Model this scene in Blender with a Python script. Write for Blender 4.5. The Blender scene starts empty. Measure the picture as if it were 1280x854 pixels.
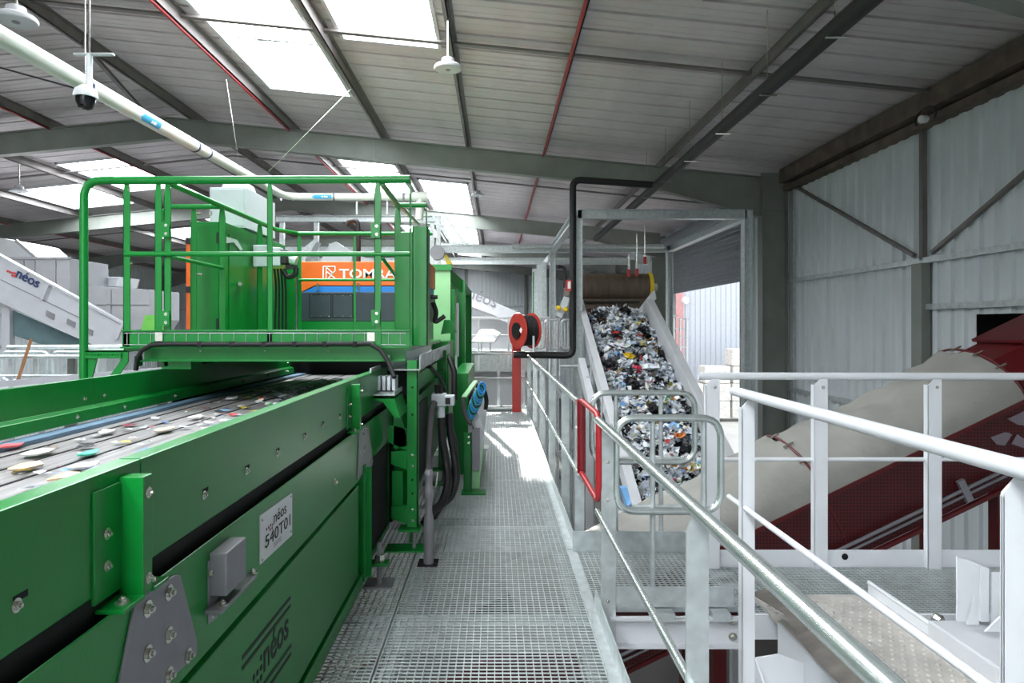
import bpy, math, random
from mathutils import Vector, Matrix
random.seed(7)
SC = bpy.context.scene
COL = SC.collection
# ------------------------------------------------------------------ camera
F = 853.0; CX = 620.0; CY = 408.0; H = 1.65        # focal length in px, principal point, eye height
cam = bpy.data.cameras.new('camera'); cam.sensor_width = 36.0; cam.lens = 36.0 * F / 1280
cam.shift_x = (640 - CX) / 1280; cam.shift_y = -(427 - CY) / 1280
cam.clip_start = .05; cam.clip_end = 400
co = bpy.data.objects.new('camera', cam); COL.objects.link(co)
co.location = (0, 0, H); co.rotation_euler = (math.pi / 2, 0, 0); SC.camera = co
# ------------------------------------------------------------------ world, sun, exposure
w = bpy.data.worlds.new('world'); SC.world = w; w.use_nodes = True
bg = w.node_tree.nodes['Background']; bg.inputs[0].default_value = (.90, .95, 1.0, 1); bg.inputs[1].default_value = 1.7
sun = bpy.data.lights.new('sun', 'SUN'); sun.energy = 22.0; sun.angle = .02; sun.color = (1, .96, .9)
so = bpy.data.objects.new('sun', sun); COL.objects.link(so)
so.rotation_euler = Vector((.17, -1, -.50)).to_track_quat('-Z', 'Y').to_euler()
SKY = 17.5                                           # radiance of the daylit skylight panes
SC.view_settings.view_transform = 'Standard'; SC.view_settings.look = 'None'
SC.view_settings.gamma = 1.0; SC.view_settings.use_curve_mapping = False
SC.view_settings.exposure = 0.28

# ------------------------------------------------------------------ helpers
def P(px, py, Y): return Vector(((px - CX) / F * Y, Y, H - (py - CY) / F * Y))
def S(px, py, X):
    Y = X * F / (px - CX); return Vector((X, Y, H - (py - CY) / F * Y))
def lin(c): return tuple((v / 255 / 12.92) if v <= 10 else ((v / 255 + .055) / 1.055) ** 2.4 for v in c)
MATS = {}
def mat(name, rgb, rough=.5, metal=0.0, var=.12, scale=6, bump=0.0, bscale=60, emit=0, aniso=None, coat=0):
    m = bpy.data.materials.new(name); m.use_nodes = True; nt = m.node_tree; N = nt.nodes; L = nt.links
    b = N['Principled BSDF']; c = lin(rgb)
    tc = N.new('ShaderNodeTexCoord'); src = tc.outputs['Object']
    if aniso:
        mp = N.new('ShaderNodeMapping'); mp.inputs['Scale'].default_value = aniso; L.new(src, mp.inputs[0]); src = mp.outputs[0]
    n = N.new('ShaderNodeTexNoise'); n.inputs['Scale'].default_value = scale; n.inputs['Detail'].default_value = 5
    L.new(src, n.inputs['Vector'])
    r = N.new('ShaderNodeValToRGB'); r.color_ramp.elements[0].position = .3; r.color_ramp.elements[1].position = .7
    r.color_ramp.elements[0].color = tuple(v * (1 - var) for v in c) + (1,)
    r.color_ramp.elements[1].color = tuple(min(1, v * (1 + var)) for v in c) + (1,)
    L.new(n.outputs['Fac'], r.inputs[0]); L.new(r.outputs[0], b.inputs['Base Color'])
    b.inputs['Roughness'].default_value = rough; b.inputs['Metallic'].default_value = metal
    if coat: b.inputs['Coat Weight'].default_value = coat
    if bump:
        n2 = N.new('ShaderNodeTexNoise'); n2.inputs['Scale'].default_value = bscale; n2.inputs['Detail'].default_value = 3
        L.new(src, n2.inputs['Vector'])
        bp = N.new('ShaderNodeBump'); bp.inputs['Strength'].default_value = bump; bp.inputs['Distance'].default_value = .02
        L.new(n2.outputs['Fac'], bp.inputs['Height']); L.new(bp.outputs[0], b.inputs['Normal'])
    if emit:
        L.new(r.outputs[0], b.inputs['Emission Color']); b.inputs['Emission Strength'].default_value = emit
    MATS[name] = m; return m
def perforate(m, c2, sc, thr=.36, axes=(1, 1, 1)):
    """mix a regular grid of dark holes into the colour"""
    nt = m.node_tree; N = nt.nodes; L = nt.links; b = N['Principled BSDF']
    old = b.inputs['Base Color'].links[0].from_socket
    tc = N.new('ShaderNodeTexCoord'); v = N.new('ShaderNodeTexVoronoi'); v.inputs['Scale'].default_value = sc; v.inputs['Randomness'].default_value = 0
    mp = N.new('ShaderNodeMapping'); mp.inputs['Scale'].default_value = axes
    L.new(tc.outputs['Object'], mp.inputs[0]); L.new(mp.outputs[0], v.inputs['Vector'])
    mt = N.new('ShaderNodeMath'); mt.operation = 'LESS_THAN'; mt.inputs[1].default_value = thr; L.new(v.outputs['Distance'], mt.inputs[0])
    mx = N.new('ShaderNodeMix'); mx.data_type = 'RGBA'; L.new(mt.outputs[0], mx.inputs['Factor'])
    L.new(old, mx.inputs[6]); mx.inputs[7].default_value = lin(c2) + (1,); L.new(mx.outputs[2], b.inputs['Base Color'])
def vcmat(name, rough=.6):
    m = bpy.data.materials.new(name); m.use_nodes = True; nt = m.node_tree; b = nt.nodes['Principled BSDF']
    a = nt.nodes.new('ShaderNodeVertexColor'); a.layer_name = 'Col'; nt.links.new(a.outputs[0], b.inputs['Base Color'])
    b.inputs['Roughness'].default_value = rough; MATS[name] = m; return m

GREEN = mat('green_paint', (6, 129, 48), .30, 0, .06, 3, .03, 90)
GREEN2 = mat('pale_green_paint', (150, 205, 150), .4, 0, .05)
GALV = mat('galvanised_steel', (196, 203, 204), .38, .55, .14, 14, .03, 120)
GALVB = mat('bright_zinc_tube', (205, 214, 212), .26, .75, .12, 9, .02, 100)
STEELG = mat('grey_plate_steel', (138, 136, 142), .42, .35, .05, 20)
ZINC = mat('zinc_bolt', (205, 205, 195), .22, .9, .1, 40)
WHITE = mat('white_paint', (226, 229, 233), .38, 0, .03, 5)
OFFWH = mat('light_grey_paint', (206, 208, 212), .45, 0, .05, 4)
LMACH = mat('machine_grey_paint', (176, 177, 183), .45, 0, .05, 4)
BLACK = mat('black_rubber', (22, 22, 24), .55, 0, .2, 12)
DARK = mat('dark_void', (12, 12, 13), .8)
ROOF = mat('roof_sheet_zinc', (210, 203, 206), .5, .1, .10, 1.6, .04, 40, aniso=(1, .25, 1))
STRUCT = mat('grey_green_steel', (134, 139, 133), .5, .1, .12, 2)
PURL = mat('dull_zinc_purlin', (120, 116, 114), .5, .3, .15, 4)
REDP = mat('red_primer_steel', (176, 52, 58), .5, 0, .12, 5)
RUST = mat('rusty_steel', (104, 92, 84), .7, .1, .35, 3)
WALL = mat('wall_sheet_paint', (212, 219, 222), .30, 0, .05, 1.5, aniso=(1, 6, .3))
CONC = mat('concrete', (84, 82, 79), .8, 0, .12, 1.2, .1, 30)
RED = mat('dark_red_paint', (90, 13, 19), .42, 0, .10, 4)
REDPERF = mat('perforated_red_sheet', (86, 12, 18), .45, 0, .08, 4); perforate(REDPERF, (26, 4, 7), 34, .33, (1, 0, 1))
BRED = mat('signal_red', (186, 58, 52), .4, 0, .06)
TARP = mat('grey_tarpaulin', (150, 149, 143), .75, 0, .16, 1.6, .6, 6)
BELT = mat('dusty_grey_belt', (150, 148, 148), .5, 0, .35, 3, .05, 30, aniso=(14, .4, 1))
BROWN = mat('worn_brown_rubber', (92, 78, 66), .6, 0, .3, 3, .1, 20, aniso=(4, 1, 1))
YEL = mat('yellow_paint', (222, 190, 30), .4)
ORANGE = mat('orange_paint', (232, 104, 30), .4, 0, .04)
BLUE = mat('blue_paint', (30, 120, 205), .4, 0, .04)
LBLUE = mat('blue_sticker', (60, 165, 215), .5, 0, .04)
ANTH = mat('anthracite_paint', (52, 60, 70), .45, 0, .06)
PVC = mat('white_pvc', (228, 230, 224), .35, 0, .03)
LGREY = mat('cabinet_grey', (200, 208, 212), .45, 0, .03)
CREAM = mat('signplate', (226, 226, 228), .3, .2, .03)
INK = mat('black_ink', (16, 18, 22), .6)
WINK = mat('white_ink', (240, 240, 240), .5)
NAVY = mat('navy_ink', (34, 48, 92), .5)
RINK = mat('red_ink', (196, 40, 44), .5)
DRINK = mat('maroon_ink', (120, 40, 36), .5)
TEAL = mat('teal_hose', (40, 150, 160), .4)
MESH = mat('black_mesh', (34, 46, 38), .6); perforate(MESH, (8, 10, 9), 40, .34, (0, 1, 1))
CHK = mat('worn_checker_plate', (190, 186, 180), .6, .1, .22, 5, .06, 60)
YARD = mat('yard_concrete', (205, 203, 198), .85, 0, .1, 1, .1, 30)
SHUT = mat('shutter_grey', (128, 134, 140), .45, .2, .08)
FAC = mat('blue_grey_facade', (196, 202, 212), .5, 0, .04)
BALE = mat('pressed_bale', (236, 231, 224), .9, 0, .25, 9, .5, 14)
GSGN = mat('exit_green', (0, 150, 80), .5)
TEALG = mat('dusty_teal_sheet', (88, 112, 116), .5, .1, .12)
BRN = mat('brown_wood', (140, 96, 60), .7)
EPOX = mat('blue_belt_edge', (112, 142, 168), .5, 0, .2, 6)
VC = vcmat('mixed_scraps', .45)
SKYM = bpy.data.materials.new('skylight_pane'); SKYM.use_nodes = True
_n = SKYM.node_tree; _n.nodes.clear(); _o = _n.nodes.new('ShaderNodeOutputMaterial'); _e = _n.nodes.new('ShaderNodeEmission')
_e.inputs[0].default_value = (.93, .97, 1, 1); _e.inputs[1].default_value = SKY
_t = _n.nodes.new('ShaderNodeBsdfTransparent'); _a = _n.nodes.new('ShaderNodeAddShader')
_n.links.new(_e.outputs[0], _a.inputs[0]); _n.links.new(_t.outputs[0], _a.inputs[1]); _n.links.new(_a.outputs[0], _o.inputs[0])

W = {}
def org(o): return W.get(o.name, Vector((0, 0, 0))) if o else Vector((0, 0, 0))
class MB:
    def __init__(s): s.v = []; s.f = []; s.c = []
    def add(s, vs, fs):
        n = len(s.v); s.v += [Vector(v) for v in vs]; s.f += [tuple(i + n for i in f) for f in fs]; return s
    def box(s, x0, x1, y0, y1, z0, z1):
        return s.add([(x0, y0, z0), (x1, y0, z0), (x1, y1, z0), (x0, y1, z0), (x0, y0, z1), (x1, y0, z1), (x1, y1, z1), (x0, y1, z1)],
                     [(3, 2, 1, 0), (4, 5, 6, 7), (0, 1, 5, 4), (1, 2, 6, 5), (2, 3, 7, 6), (3, 0, 4, 7)])
    def beam(s, a, b, w_, h, up=(0, 0, 1)):
        a = Vector(a); b = Vector(b); d = (b - a).normalized(); u = Vector(up)
        x = d.cross(u)
        if x.length < 1e-4: x = d.cross(Vector((0, 1, 0)))
        x.normalize(); u = x.cross(d).normalized(); x = x * w_ / 2; u = u * h / 2
        return s.add([a - x - u, a + x - u, a + x + u, a - x + u, b - x - u, b + x - u, b + x + u, b - x + u],
                     [(0, 1, 2, 3), (7, 6, 5, 4), (0, 4, 5, 1), (1, 5, 6, 2), (2, 6, 7, 3), (3, 7, 4, 0)])
    def ibeam(s, a, b, w_, h, t=.012, up=(0, 0, 1)):
        a = Vector(a); b = Vector(b); d = (b - a).normalized(); x = d.cross(Vector(up)).normalized(); u = x.cross(d).normalized()
        s.beam(a, b, t, h - 2 * t, up); o = u * (h / 2 - t / 2)
        s.beam(a + o, b + o, w_, t, up); return s.beam(a - o, b - o, w_, t, up)
    def prism(s, pts, off):
        off = Vector(off); n = len(pts); vs = [Vector(p) for p in pts] + [Vector(p) + off for p in pts]
        return s.add(vs, [tuple(range(n))[::-1], tuple(range(n, 2 * n))] + [(i, (i + 1) % n, n + (i + 1) % n, n + i) for i in range(n)])
    def tube(s, pts, r, n=12, closed=False, cap=True, r2=None):
        pts = [Vector(p) for p in pts]; m = len(pts); T = []
        for i in range(m):
            if closed: d = pts[(i + 1) % m] - pts[i - 1]
            else: d = pts[min(i + 1, m - 1)] - pts[max(i - 1, 0)]
            T.append(d.normalized())
        u = T[0].orthogonal().normalized(); rings = []
        for i in range(m):
            u = (u - T[i] * u.dot(T[i])).normalized(); b = T[i].cross(u)
            rr = r if r2 is None else r + (r2 - r) * i / (m - 1)
            rings.append([pts[i] + (u * math.cos(2 * math.pi * k / n) + b * math.sin(2 * math.pi * k / n)) * rr for k in range(n)])
        vs = [p for R in rings for p in R]; fs = []
        for i in range(m if closed else m - 1):
            j = (i + 1) % m
            fs += [(i * n + k, i * n + (k + 1) % n, j * n + (k + 1) % n, j * n + k) for k in range(n)]
        if cap and not closed: fs += [tuple(range(n))[::-1], tuple((m - 1) * n + k for k in range(n))]
        return s.add(vs, fs)
    def lathe(s, prof, c, axis=(0, 0, 1), n=24):
        """prof: list of (radius, height) along axis from c"""
        ax = Vector(axis).normalized(); u = ax.orthogonal().normalized(); b = ax.cross(u); c = Vector(c); vs = []; fs = []
        for r, h in prof:
            vs += [c + ax * h + (u * math.cos(2 * math.pi * k / n) + b * math.sin(2 * math.pi * k / n)) * max(r, 1e-4) for k in range(n)]
        for i in range(len(prof) - 1):
            fs += [(i * n + k, i * n + (k + 1) % n, (i + 1) * n + (k + 1) % n, (i + 1) * n + k) for k in range(n)]
        fs += [tuple(range(n))[::-1], tuple((len(prof) - 1) * n + k for k in range(n))]
        return s.add(vs, fs)
    def mesh(s, name, m, o=Vector((0, 0, 0)), smooth=False):
        me = bpy.data.meshes.new(name); me.from_pydata([tuple(v - o) for v in s.v], [], s.f)
        if m: me.materials.append(m)
        if s.c:
            ca = me.color_attributes.new('Col', 'FLOAT_COLOR', 'CORNER')
            flat = []
            for p, c in zip(me.polygons, s.c): flat += list(c) * len(p.vertices)
            ca.data.foreach_set('color', flat)
        if smooth:
            me.shade_smooth(); me.set_sharp_from_angle(angle=math.radians(38))
        me.update(); return me
    def build(s, name, m, parent=None, bevel=0, smooth=False, base=None):
        o_ = org(parent) if parent else (Vector(base) if base else Vector((0, 0, 0)))
        me = s.mesh(name, m, o_, smooth); ob = bpy.data.objects.new(name, me); COL.objects.link(ob)
        if parent: ob.parent = parent
        else: ob.location = o_
        W[ob.name] = o_
        if bevel:
            bv = ob.modifiers.new('bevel', 'BEVEL'); bv.width = bevel; bv.segments = 2; bv.limit_method = 'ANGLE'; bv.angle_limit = .6
        return ob
def tag(o, label=None, cat=None, group=None, kind=None):
    if label: o['label'] = label
    if cat: o['category'] = cat
    if group: o['group'] = group
    if kind: o['kind'] = kind
    return o
def thing(name, loc, label, cat, group=None):
    o = bpy.data.objects.new(name, None); COL.objects.link(o); o.location = loc; o.empty_display_size = .2; W[o.name] = Vector(loc)
    return tag(o, label, cat, group)
def struct(name, loc=(0, 0, 0)):
    o = bpy.data.objects.new(name, None); COL.objects.link(o); o.location = loc; W[o.name] = Vector(loc); o['kind'] = 'structure'; return o
def inst(me, name, parent, loc, rot=None):
    ob = bpy.data.objects.new(name, me); COL.objects.link(ob); ob.parent = parent
    ob.location = Vector(loc) - org(parent)
    if rot is not None: ob.rotation_euler = rot
    W[ob.name] = Vector(loc); return ob
def arc(c, a, b, r, n=6):
    """fillet at corner c between directions towards a and b"""
    c = Vector(c); da = (Vector(a) - c).normalized(); db = (Vector(b) - c).normalized()
    p0 = c + da * r; p1 = c + db * r; out = []
    for i in range(n + 1):
        t = i / n; q = (1 - t) ** 2 * p0 + 2 * t * (1 - t) * c + t * t * p1; out.append(q)
    return out
def fillet(pts, r, closed=False, n=6):
    m = len(pts); out = []
    for i in range(m):
        if not closed and i in (0, m - 1): out.append(Vector(pts[i])); continue
        out += arc(pts[i], pts[i - 1], pts[(i + 1) % m], r, n)
    return out
def text(body, size, m, parent, loc, ux, uy, name='lettering', ext=.002, align='LEFT', shear=0, bold=0, sx=1):
    cu = bpy.data.curves.new('t', 'FONT'); cu.body = body; cu.size = size; cu.extrude = ext; cu.align_x = align; cu.shear = shear; cu.offset = bold; cu.resolution_u = 3
    to = bpy.data.objects.new('t', cu); COL.objects.link(to)
    dg = bpy.context.evaluated_depsgraph_get(); me = bpy.data.meshes.new_from_object(to.evaluated_get(dg)); bpy.data.objects.remove(to)
    ux = Vector(ux).normalized(); uy = (Vector(uy) - ux * ux.dot(Vector(uy))).normalized(); uz = ux.cross(uy)
    M = Matrix((ux * sx, uy, uz)).transposed().to_4x4(); M.translation = Vector(loc) - org(parent); me.transform(M)
    me.materials.clear(); me.materials.append(m)
    ob = bpy.data.objects.new(name, me); COL.objects.link(ob); ob.parent = parent; W[ob.name] = org(parent); return ob
# shared small pieces: hexagon bolt with washer, axis +X / -Y
def bolt_mesh(s, axis, m=None):
    b = MB(); b.lathe([(s * 1.15, 0), (s * 1.15, s * .18)], (0, 0, 0), axis, 14); b.lathe([(s * .72, s * .18), (s * .72, s * .6), (s * .6, s * .68)], (0, 0, 0), axis, 6)
    b.lathe([(s * .38, s * .6), (s * .36, s * 1.0)], (0, 0, 0), axis, 8)
    return b.mesh('bolt', m or ZINC)
BOLTX = bolt_mesh(.0115, (1, 0, 0)); BOLTXB = bolt_mesh(.0175, (1, 0, 0)); BOLTY = bolt_mesh(.010, (0, -1, 0)); BOLTZ = bolt_mesh(.014, (0, 0, 1)); BOLTYB = bolt_mesh(.022, (0, -1, 0))
# ------------------------------------------------------------------ the hall
RX = -6.8; RZ = 6.16
def rz(X): return RZ - .1 * abs(X - RX)
XR = 6.05; XL = -19.6; GZ = -3.2; YF = 46.0; YB = -10.0
yd = MB().box(-60, 80, -50, 110, GZ - .5, GZ - .2).build('ground', YARD); tag(yd, kind='structure')
fl = MB().box(XL - .1, XR + .1, YB - .1, YF + .1, GZ - .2, GZ).build('floor', CONC); tag(fl, kind='structure')
# skylights: x0, x1, y0, y1
SKYL = [(-4.0, -2.5, 6.5, 12), (-2.15, -.75, 5, 9.5), (-4.0, -2.5, 17, 21.5), (-2.15, -.75, 18.5, 32), (-4.0, -2.5, 28, 31), (-2.15, -.75, 36, 38),
        (-11.0, -9.3, 17, 20.5), (-13.6, -11.3, 19, 22), (-11.0, -9.3, 25, 29), (-4.0, -2.5, -8, 1.5), (-2.15, -.75, -9, 0), (-11.0, -9.3, 4, 10), (-11.0, -9.3, -6, 0), (-13.6, -11.3, 27, 30), (-2.15, -.75, 40, 43)]  # unseen ones behind the camera and off to the left are added for light
ceil = struct('ceiling')
def sheet(x0, x1, y0, y1):
    b = MB(); d = .028
    for (xa, xb) in ([(x0, min(x1, RX)), (max(x0, RX), x1)] if x0 < RX < x1 else [(x0, x1)]):
        if xb - xa < .02: continue
        za, zb = rz(xa), rz(xb)
        # cross-section along Y: flat pan with a hanging trapezoid rib at the near edge
        prof = [(y0, .075), (y0 + .045, .075), (y0 + .055, 0), (y0 + .2, 0), (y0 + .205, -.006), (y0 + .225, -.006), (y0 + .23, 0), (y0 + .37, 0), (y0 + .375, -.006), (y0 + .395, -.006), (y0 + .40, 0), (y1 - .01, 0), (y1, .075)]
        n = len(prof); vs = [(xa, y, za + z) for y, z in prof] + [(xb, y, zb + z) for y, z in prof] + [(xa, y, za + z + d) for y, z in prof] + [(xb, y, zb + z + d) for y, z in prof]
        fs = []
        for i in range(n - 1):
            fs += [(i, i + 1, n + i + 1, n + i), (2 * n + i, 3 * n + i, 3 * n + i + 1, 2 * n + i + 1)]
        fs += [(i, 2 * n + i, 2 * n + i + 1, i + 1) for i in range(n - 1)] + [(n + i, n + i + 1, 3 * n + i + 1, 3 * n + i) for i in range(n - 1)]
        b.add(vs, fs)
    if b.v: b.build('roof_sheet', ROOF, ceil)
y = YB
while y < YF - .01:
    for lo, hi in ((XL, RX), (RX, XR)):
        cuts = sorted([(a, b) for a, b, c, d in SKYL if c <= y + .25 < d and lo <= a < hi]); x = lo
        for a, b in cuts: sheet(x, a, y, y + .5); x = b
        sheet(x, hi, y, y + .5)
    y += .5
for i, (a, b, c, d) in enumerate(SKYL):
    wdw = struct('window_%d' % (i + 1), ((a + b) / 2, (c + d) / 2, rz((a + b) / 2)))
    za, zb = rz(a), rz(b)
    MB().add([(a - .05, c - .05, za + .22), (b + .05, c - .05, zb + .22), (b + .05, d + .05, zb + .22), (a - .05, d + .05, za + .22)], [(0, 1, 2, 3)]).build('pane', SKYM, wdw)
    f = MB(); t = .05
    f.prism([(a, c, za - .06), (a, c, za + .2), (a, d, za + .2), (a, d, za - .06)], (t, 0, 0)); f.prism([(b, c, zb - .06), (b, c, zb + .2), (b, d, zb + .2), (b, d, zb - .06)], (-t, 0, 0))
    f.prism([(a, d, za - .06), (a, d, za + .2), (b, d, zb + .2), (b, d, zb - .06)], (0, -t, 0)); f.prism([(a, c, za - .06), (a, c, za + .2), (b, c, zb + .2), (b, c, zb - .06)], (0, t, 0))
    f.build('window_frame', OFFWH, wdw)
    if i in (0, 2):
        m_ = MB(); ym = c + (d - c) * .62; m_.beam((a, ym, za + .02), (b, ym, zb + .02), .05, .05); m_.build('crossbar', GALV, wdw)
        m_ = MB(); m_.beam(((a + b) / 2 - .2, ym, za), ((a + b) / 2 + .1, ym + .8, za + .15), .05, .04); m_.tube([((a + b) / 2 - .25, ym + .1, za - .02), ((a + b) / 2 + .3, ym + .1, za - .02)], .03, 8); m_.build('actuator', GALV, wdw)
# purlins
PX = [(3.4, PURL), (1.0, REDP), (-.57, PURL), (-2.3, PURL), (-4.2, REDP), (-6.2, PURL), (-7.3, PURL), (-9.1, REDP), (-11.2, PURL), (-13.7, PURL), (-16, REDP), (-18.3, PURL)]
for x, m in PX:
    b = MB(); z = rz(x) - .055
    b.box(x - .008, x + .008, YB, YF, z - .18, z); b.box(x - .05, x + .008, YB, YF, z - .18, z - .168); b.box(x - .008, x + .05, YB, YF, z - .012, z)
    o = b.build('purlin', PURL, ceil)
    if m is REDP: MB().box(x - .055, x - .02, YB, YF, z - .20, z - .182).build('conduit', REDP, o)
# flat bracing bars across the bays
for yb in (9.1, 17.6, 26.4):
    b = MB()
    b.beam((RX, yb, rz(RX) - .11), (XR - .1, yb, rz(XR) - .11), .09, .03); b.build('bracing_bar', PURL, ceil)
    MB().beam((RX, yb, rz(RX) - .11), (XL + .1, yb, rz(XL) - .11), .09, .03).build('bracing_bar', PURL, ceil)
for yr in (-3.0, 5.5, 14.0, 22.5, 31.0, 39.5):
    b = MB(); top = -.235; dep = .44
    for s, xe in ((1, XR - .64), (-1, XL + .64)):
        b.prism([(RX, yr - .006, rz(RX) + top), (xe, yr - .006, rz(xe) + top), (xe, yr - .006, rz(xe) + top - .82), (xe - s * 2.2, yr - .006, rz(xe - s * 2.2) + top - dep), (RX, yr - .006, rz(RX) + top - dep)], (0, .012, 0))
        b.beam((RX, yr, rz(RX) + top), (xe, yr, rz(xe) + top), .18, .016)
        b.beam((RX, yr, rz(RX) + top - dep), (xe - s * 2.2, yr, rz(xe - s * 2.2) + top - dep), .18, .016)
        b.beam((xe - s * 2.2, yr, rz(xe - s * 2.2) + top - dep), (xe, yr, rz(xe) + top - .82), .18, .016)
    b.build('rafter', STRUCT, ceil)
    MB().box(RX - .012, RX + .012, yr - .09, yr + .09, rz(RX) + top - dep, rz(RX) + top).build('ridge_plate', STRUCT, ceil)
for k, (x, yy) in enumerate([(-6.2, 12.6), (-7.3, 12.6)]):
    MB().beam((x, 10.2, rz(x) - .2), (-6.75, 13.9, rz(-6.7) - .6), .06, .06).build('knee_brace', PURL, ceil)
# ---- right wall: vertical profiled sheets, columns, girts, diagonals
wr = struct('wall_right', (XR, 10, GZ))
def wsheet_mesh(wd, z0, z1, axis='y'):
    pr = []; n = int(round(wd / .27)); p = wd / n
    for k in range(n):
        y0 = k * p; pr += [(y0, 0), (y0 + p * .52, 0), (y0 + p * .57, -.045), (y0 + p * .95, -.045)]
    pr.append((wd, 0)); b = MB(); m = len(pr)
    for t in (0, .012):
        pass
    vs = []
    for zz in (z0, z1):
        for t in (0, .01): vs += [(-(-d) + t, yy, zz) if axis == 'y' else (yy, d * -1 * -1 + t, zz) for yy, d in pr]
    fs = []
    for i in range(m - 1):
        fs += [(i, i + 1, 2 * m + i + 1, 2 * m + i), (m + i, 3 * m + i, 3 * m + i + 1, m + i + 1)]
    b.add(vs, fs); return b.mesh('wall_sheet', WALL)
DY0, DY1, DZ = 16.6, 23.2, 4.12      # shutter doorway
HY0, HY1, HZ0, HZ1 = 5.6, 8.85, .2, 1.80   # hatch for the red conveyor
full = wsheet_mesh(1.6, GZ, 4.95); above = wsheet_mesh(1.6, DZ + .3, 4.95); hup = wsheet_mesh(1.6, HZ1, 4.95); hlo = wsheet_mesh(1.6, GZ, HZ0)
full4 = wsheet_mesh(.4, GZ, 4.95)
yy = DY0 - 1.6
while yy > YB - 1.6:
    if HY0 - .8 < yy + .8 < HY1 + .5:
        inst(hup, 'wall_sheet', wr, (XR, yy, 0)); inst(hlo, 'wall_sheet', wr, (XR, yy, 0))
    else: inst(full, 'wall_sheet', wr, (XR, yy, 0))
    yy -= 1.6
yy = DY0
while yy < YF:
    inst(above if yy < DY1 - .3 else full, 'wall_sheet', wr, (XR, yy, 0)); yy += 1.6
for yr in (5.5, 14.0, 22.5 + 1.4, 31.0, 39.5):
    b = MB(); b.box(XR - .62, XR - .12, yr - .006, yr + .006, GZ, 4.80); b.box(XR - .63, XR - .615, yr - .12, yr + .12, GZ, 4.72); b.box(XR - .125, XR - .11, yr - .12, yr + .12, GZ, 4.72)
    b.build('column', STRUCT, wr)
    MB().box(XR - .62, XR - .12, yr - .1, yr + .1, 4.02, 4.035).build('stiffener', STRUCT, wr)
def yz(px, py): return S(px, py, XR - .06)
MB().box(XR - .10, XR - .03, YB, 13.9, 2.53, 2.61).build('girt', GALV, wr)
MB().box(XR - .10, XR - .03, YB, 9.6, 1.88, 1.96).build('girt', GALV, wr)
MB().box(XR - .10, XR - .03, 8.9, 13.9, .33, .41).build('girt', GALV, wr)
MB().box(XR - .10, XR - .03, 9.52, 9.60, 2.57, 4.8).build('wall_post', PURL, wr)
MB().box(XR - .16, XR - .03, 9.45, 9.68, GZ, 2.53).build('wall_post', STRUCT, wr)
MB().beam((XR - .07, 13.85, 4.55), (XR - .07, 9.75, 2.66), .05, .06, (1, 0, 0)).build('diagonal_brace', PURL, wr)
MB().beam((XR - .07, 9.35, 2.66), (XR - .07, 5.6, 4.3), .05, .06, (1, 0, 0)).build('diagonal_brace', PURL, wr)
MB().box(XR - .09, XR - .04, 13.68, 13.76, GZ, 4.6).build('edge_trim', GALV, wr)
b = MB(); b.box(XR - .28, XR - .02, YB, 13.9, 4.56, 4.58); b.box(XR - .28, XR - .262, YB, 13.9, 4.58, 4.82); b.box(XR - .28, XR - .02, YB, 13.9, 4.82, 4.84); b.build('eave_beam', RUST, wr)
b = MB(); b.box(XR - .20, XR - .02, YB, 13.9, 4.40, 4.50); b.build('eave_angle', RUST, wr)
# black box added beyond the wall, standing in for the darkness in the hatch
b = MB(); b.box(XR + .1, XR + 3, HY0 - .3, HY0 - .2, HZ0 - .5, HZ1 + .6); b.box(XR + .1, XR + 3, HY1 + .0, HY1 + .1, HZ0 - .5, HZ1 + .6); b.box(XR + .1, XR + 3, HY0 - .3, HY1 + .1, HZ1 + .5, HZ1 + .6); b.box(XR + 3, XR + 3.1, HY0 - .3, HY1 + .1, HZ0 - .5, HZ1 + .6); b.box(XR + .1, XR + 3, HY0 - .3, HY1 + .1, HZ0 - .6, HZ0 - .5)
b.build('hatch_dark_box', DARK, wr)
# shutter door: slats as pieces
dr = struct('door_1', (XR, (DY0 + DY1) / 2, GZ))
zt = DZ + .25; k = 0
while zt > 2.86:
    b = MB(); b.prism([(XR - .05, DY0 - .1, zt), (XR - .068, DY0 - .1, zt - .025), (XR - .068, DY0 - .1, zt - .09), (XR - .05, DY0 - .1, zt - .114)], (0, DY1 - DY0 + .2, 0)); b.build('slat', SHUT, dr); zt -= .115
MB().box(XR - .11, XR - .04, DY0 - .1, DY1 + .1, zt - .02, zt + .05).build('bottom_bar', SHUT, dr)
MB().tube([(XR - .25, DY0 - .2, DZ + .35), (XR - .25, DY1 + .2, DZ + .35)], .2, 16).build('roller_barrel', SHUT, dr, smooth=True)
for yy in (DY0 - .16, DY1 + .04): MB().box(XR - .14, XR - .02, yy, yy + .12, GZ, DZ + .4).build('guide_rail', STRUCT, dr)
# ---- far and left walls
wf = struct('wall_far', (-7, YF, GZ)); fm = wsheet_mesh(1.6, GZ, 6.1, 'x'); x = XL
while x < XR: inst(fm, 'wall_sheet', wf, (x, YF, 0)); x += 1.6
for zz in (1.2, 3.0): MB().box(XL, XR, YF - .1, YF - .03, zz, zz + .1).build('girt', GALV, wf)
for x in (-15, -11, -6.8, -2, 2): MB().box(x - .1, x + .1, YF - .2, YF - .05, GZ, rz(x) - .1).build('wall_post', STRUCT, wf)
wn_ = struct('wall_near', (-7, YB, GZ)); x = XL
while x < XR: o = inst(fm, 'wall_sheet', wn_, (x + 1.6, YB, 0)); o.rotation_euler = (0, 0, math.pi); x += 1.6
wl = struct('wall_left', (XL, 20, GZ)); lm = wsheet_mesh(1.6, GZ, 4.95); y = YB
while y < YF:
    o = inst(lm, 'wall_sheet', wl, (XL, y + 1.6, 0)); o.rotation_euler = (0, 0, math.pi); y += 1.6
for zz in (.8, 2.6): MB().box(XL + .03, XL + .1, 0, YF, zz, zz + .1).build('girt', GALV, wl)
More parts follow.
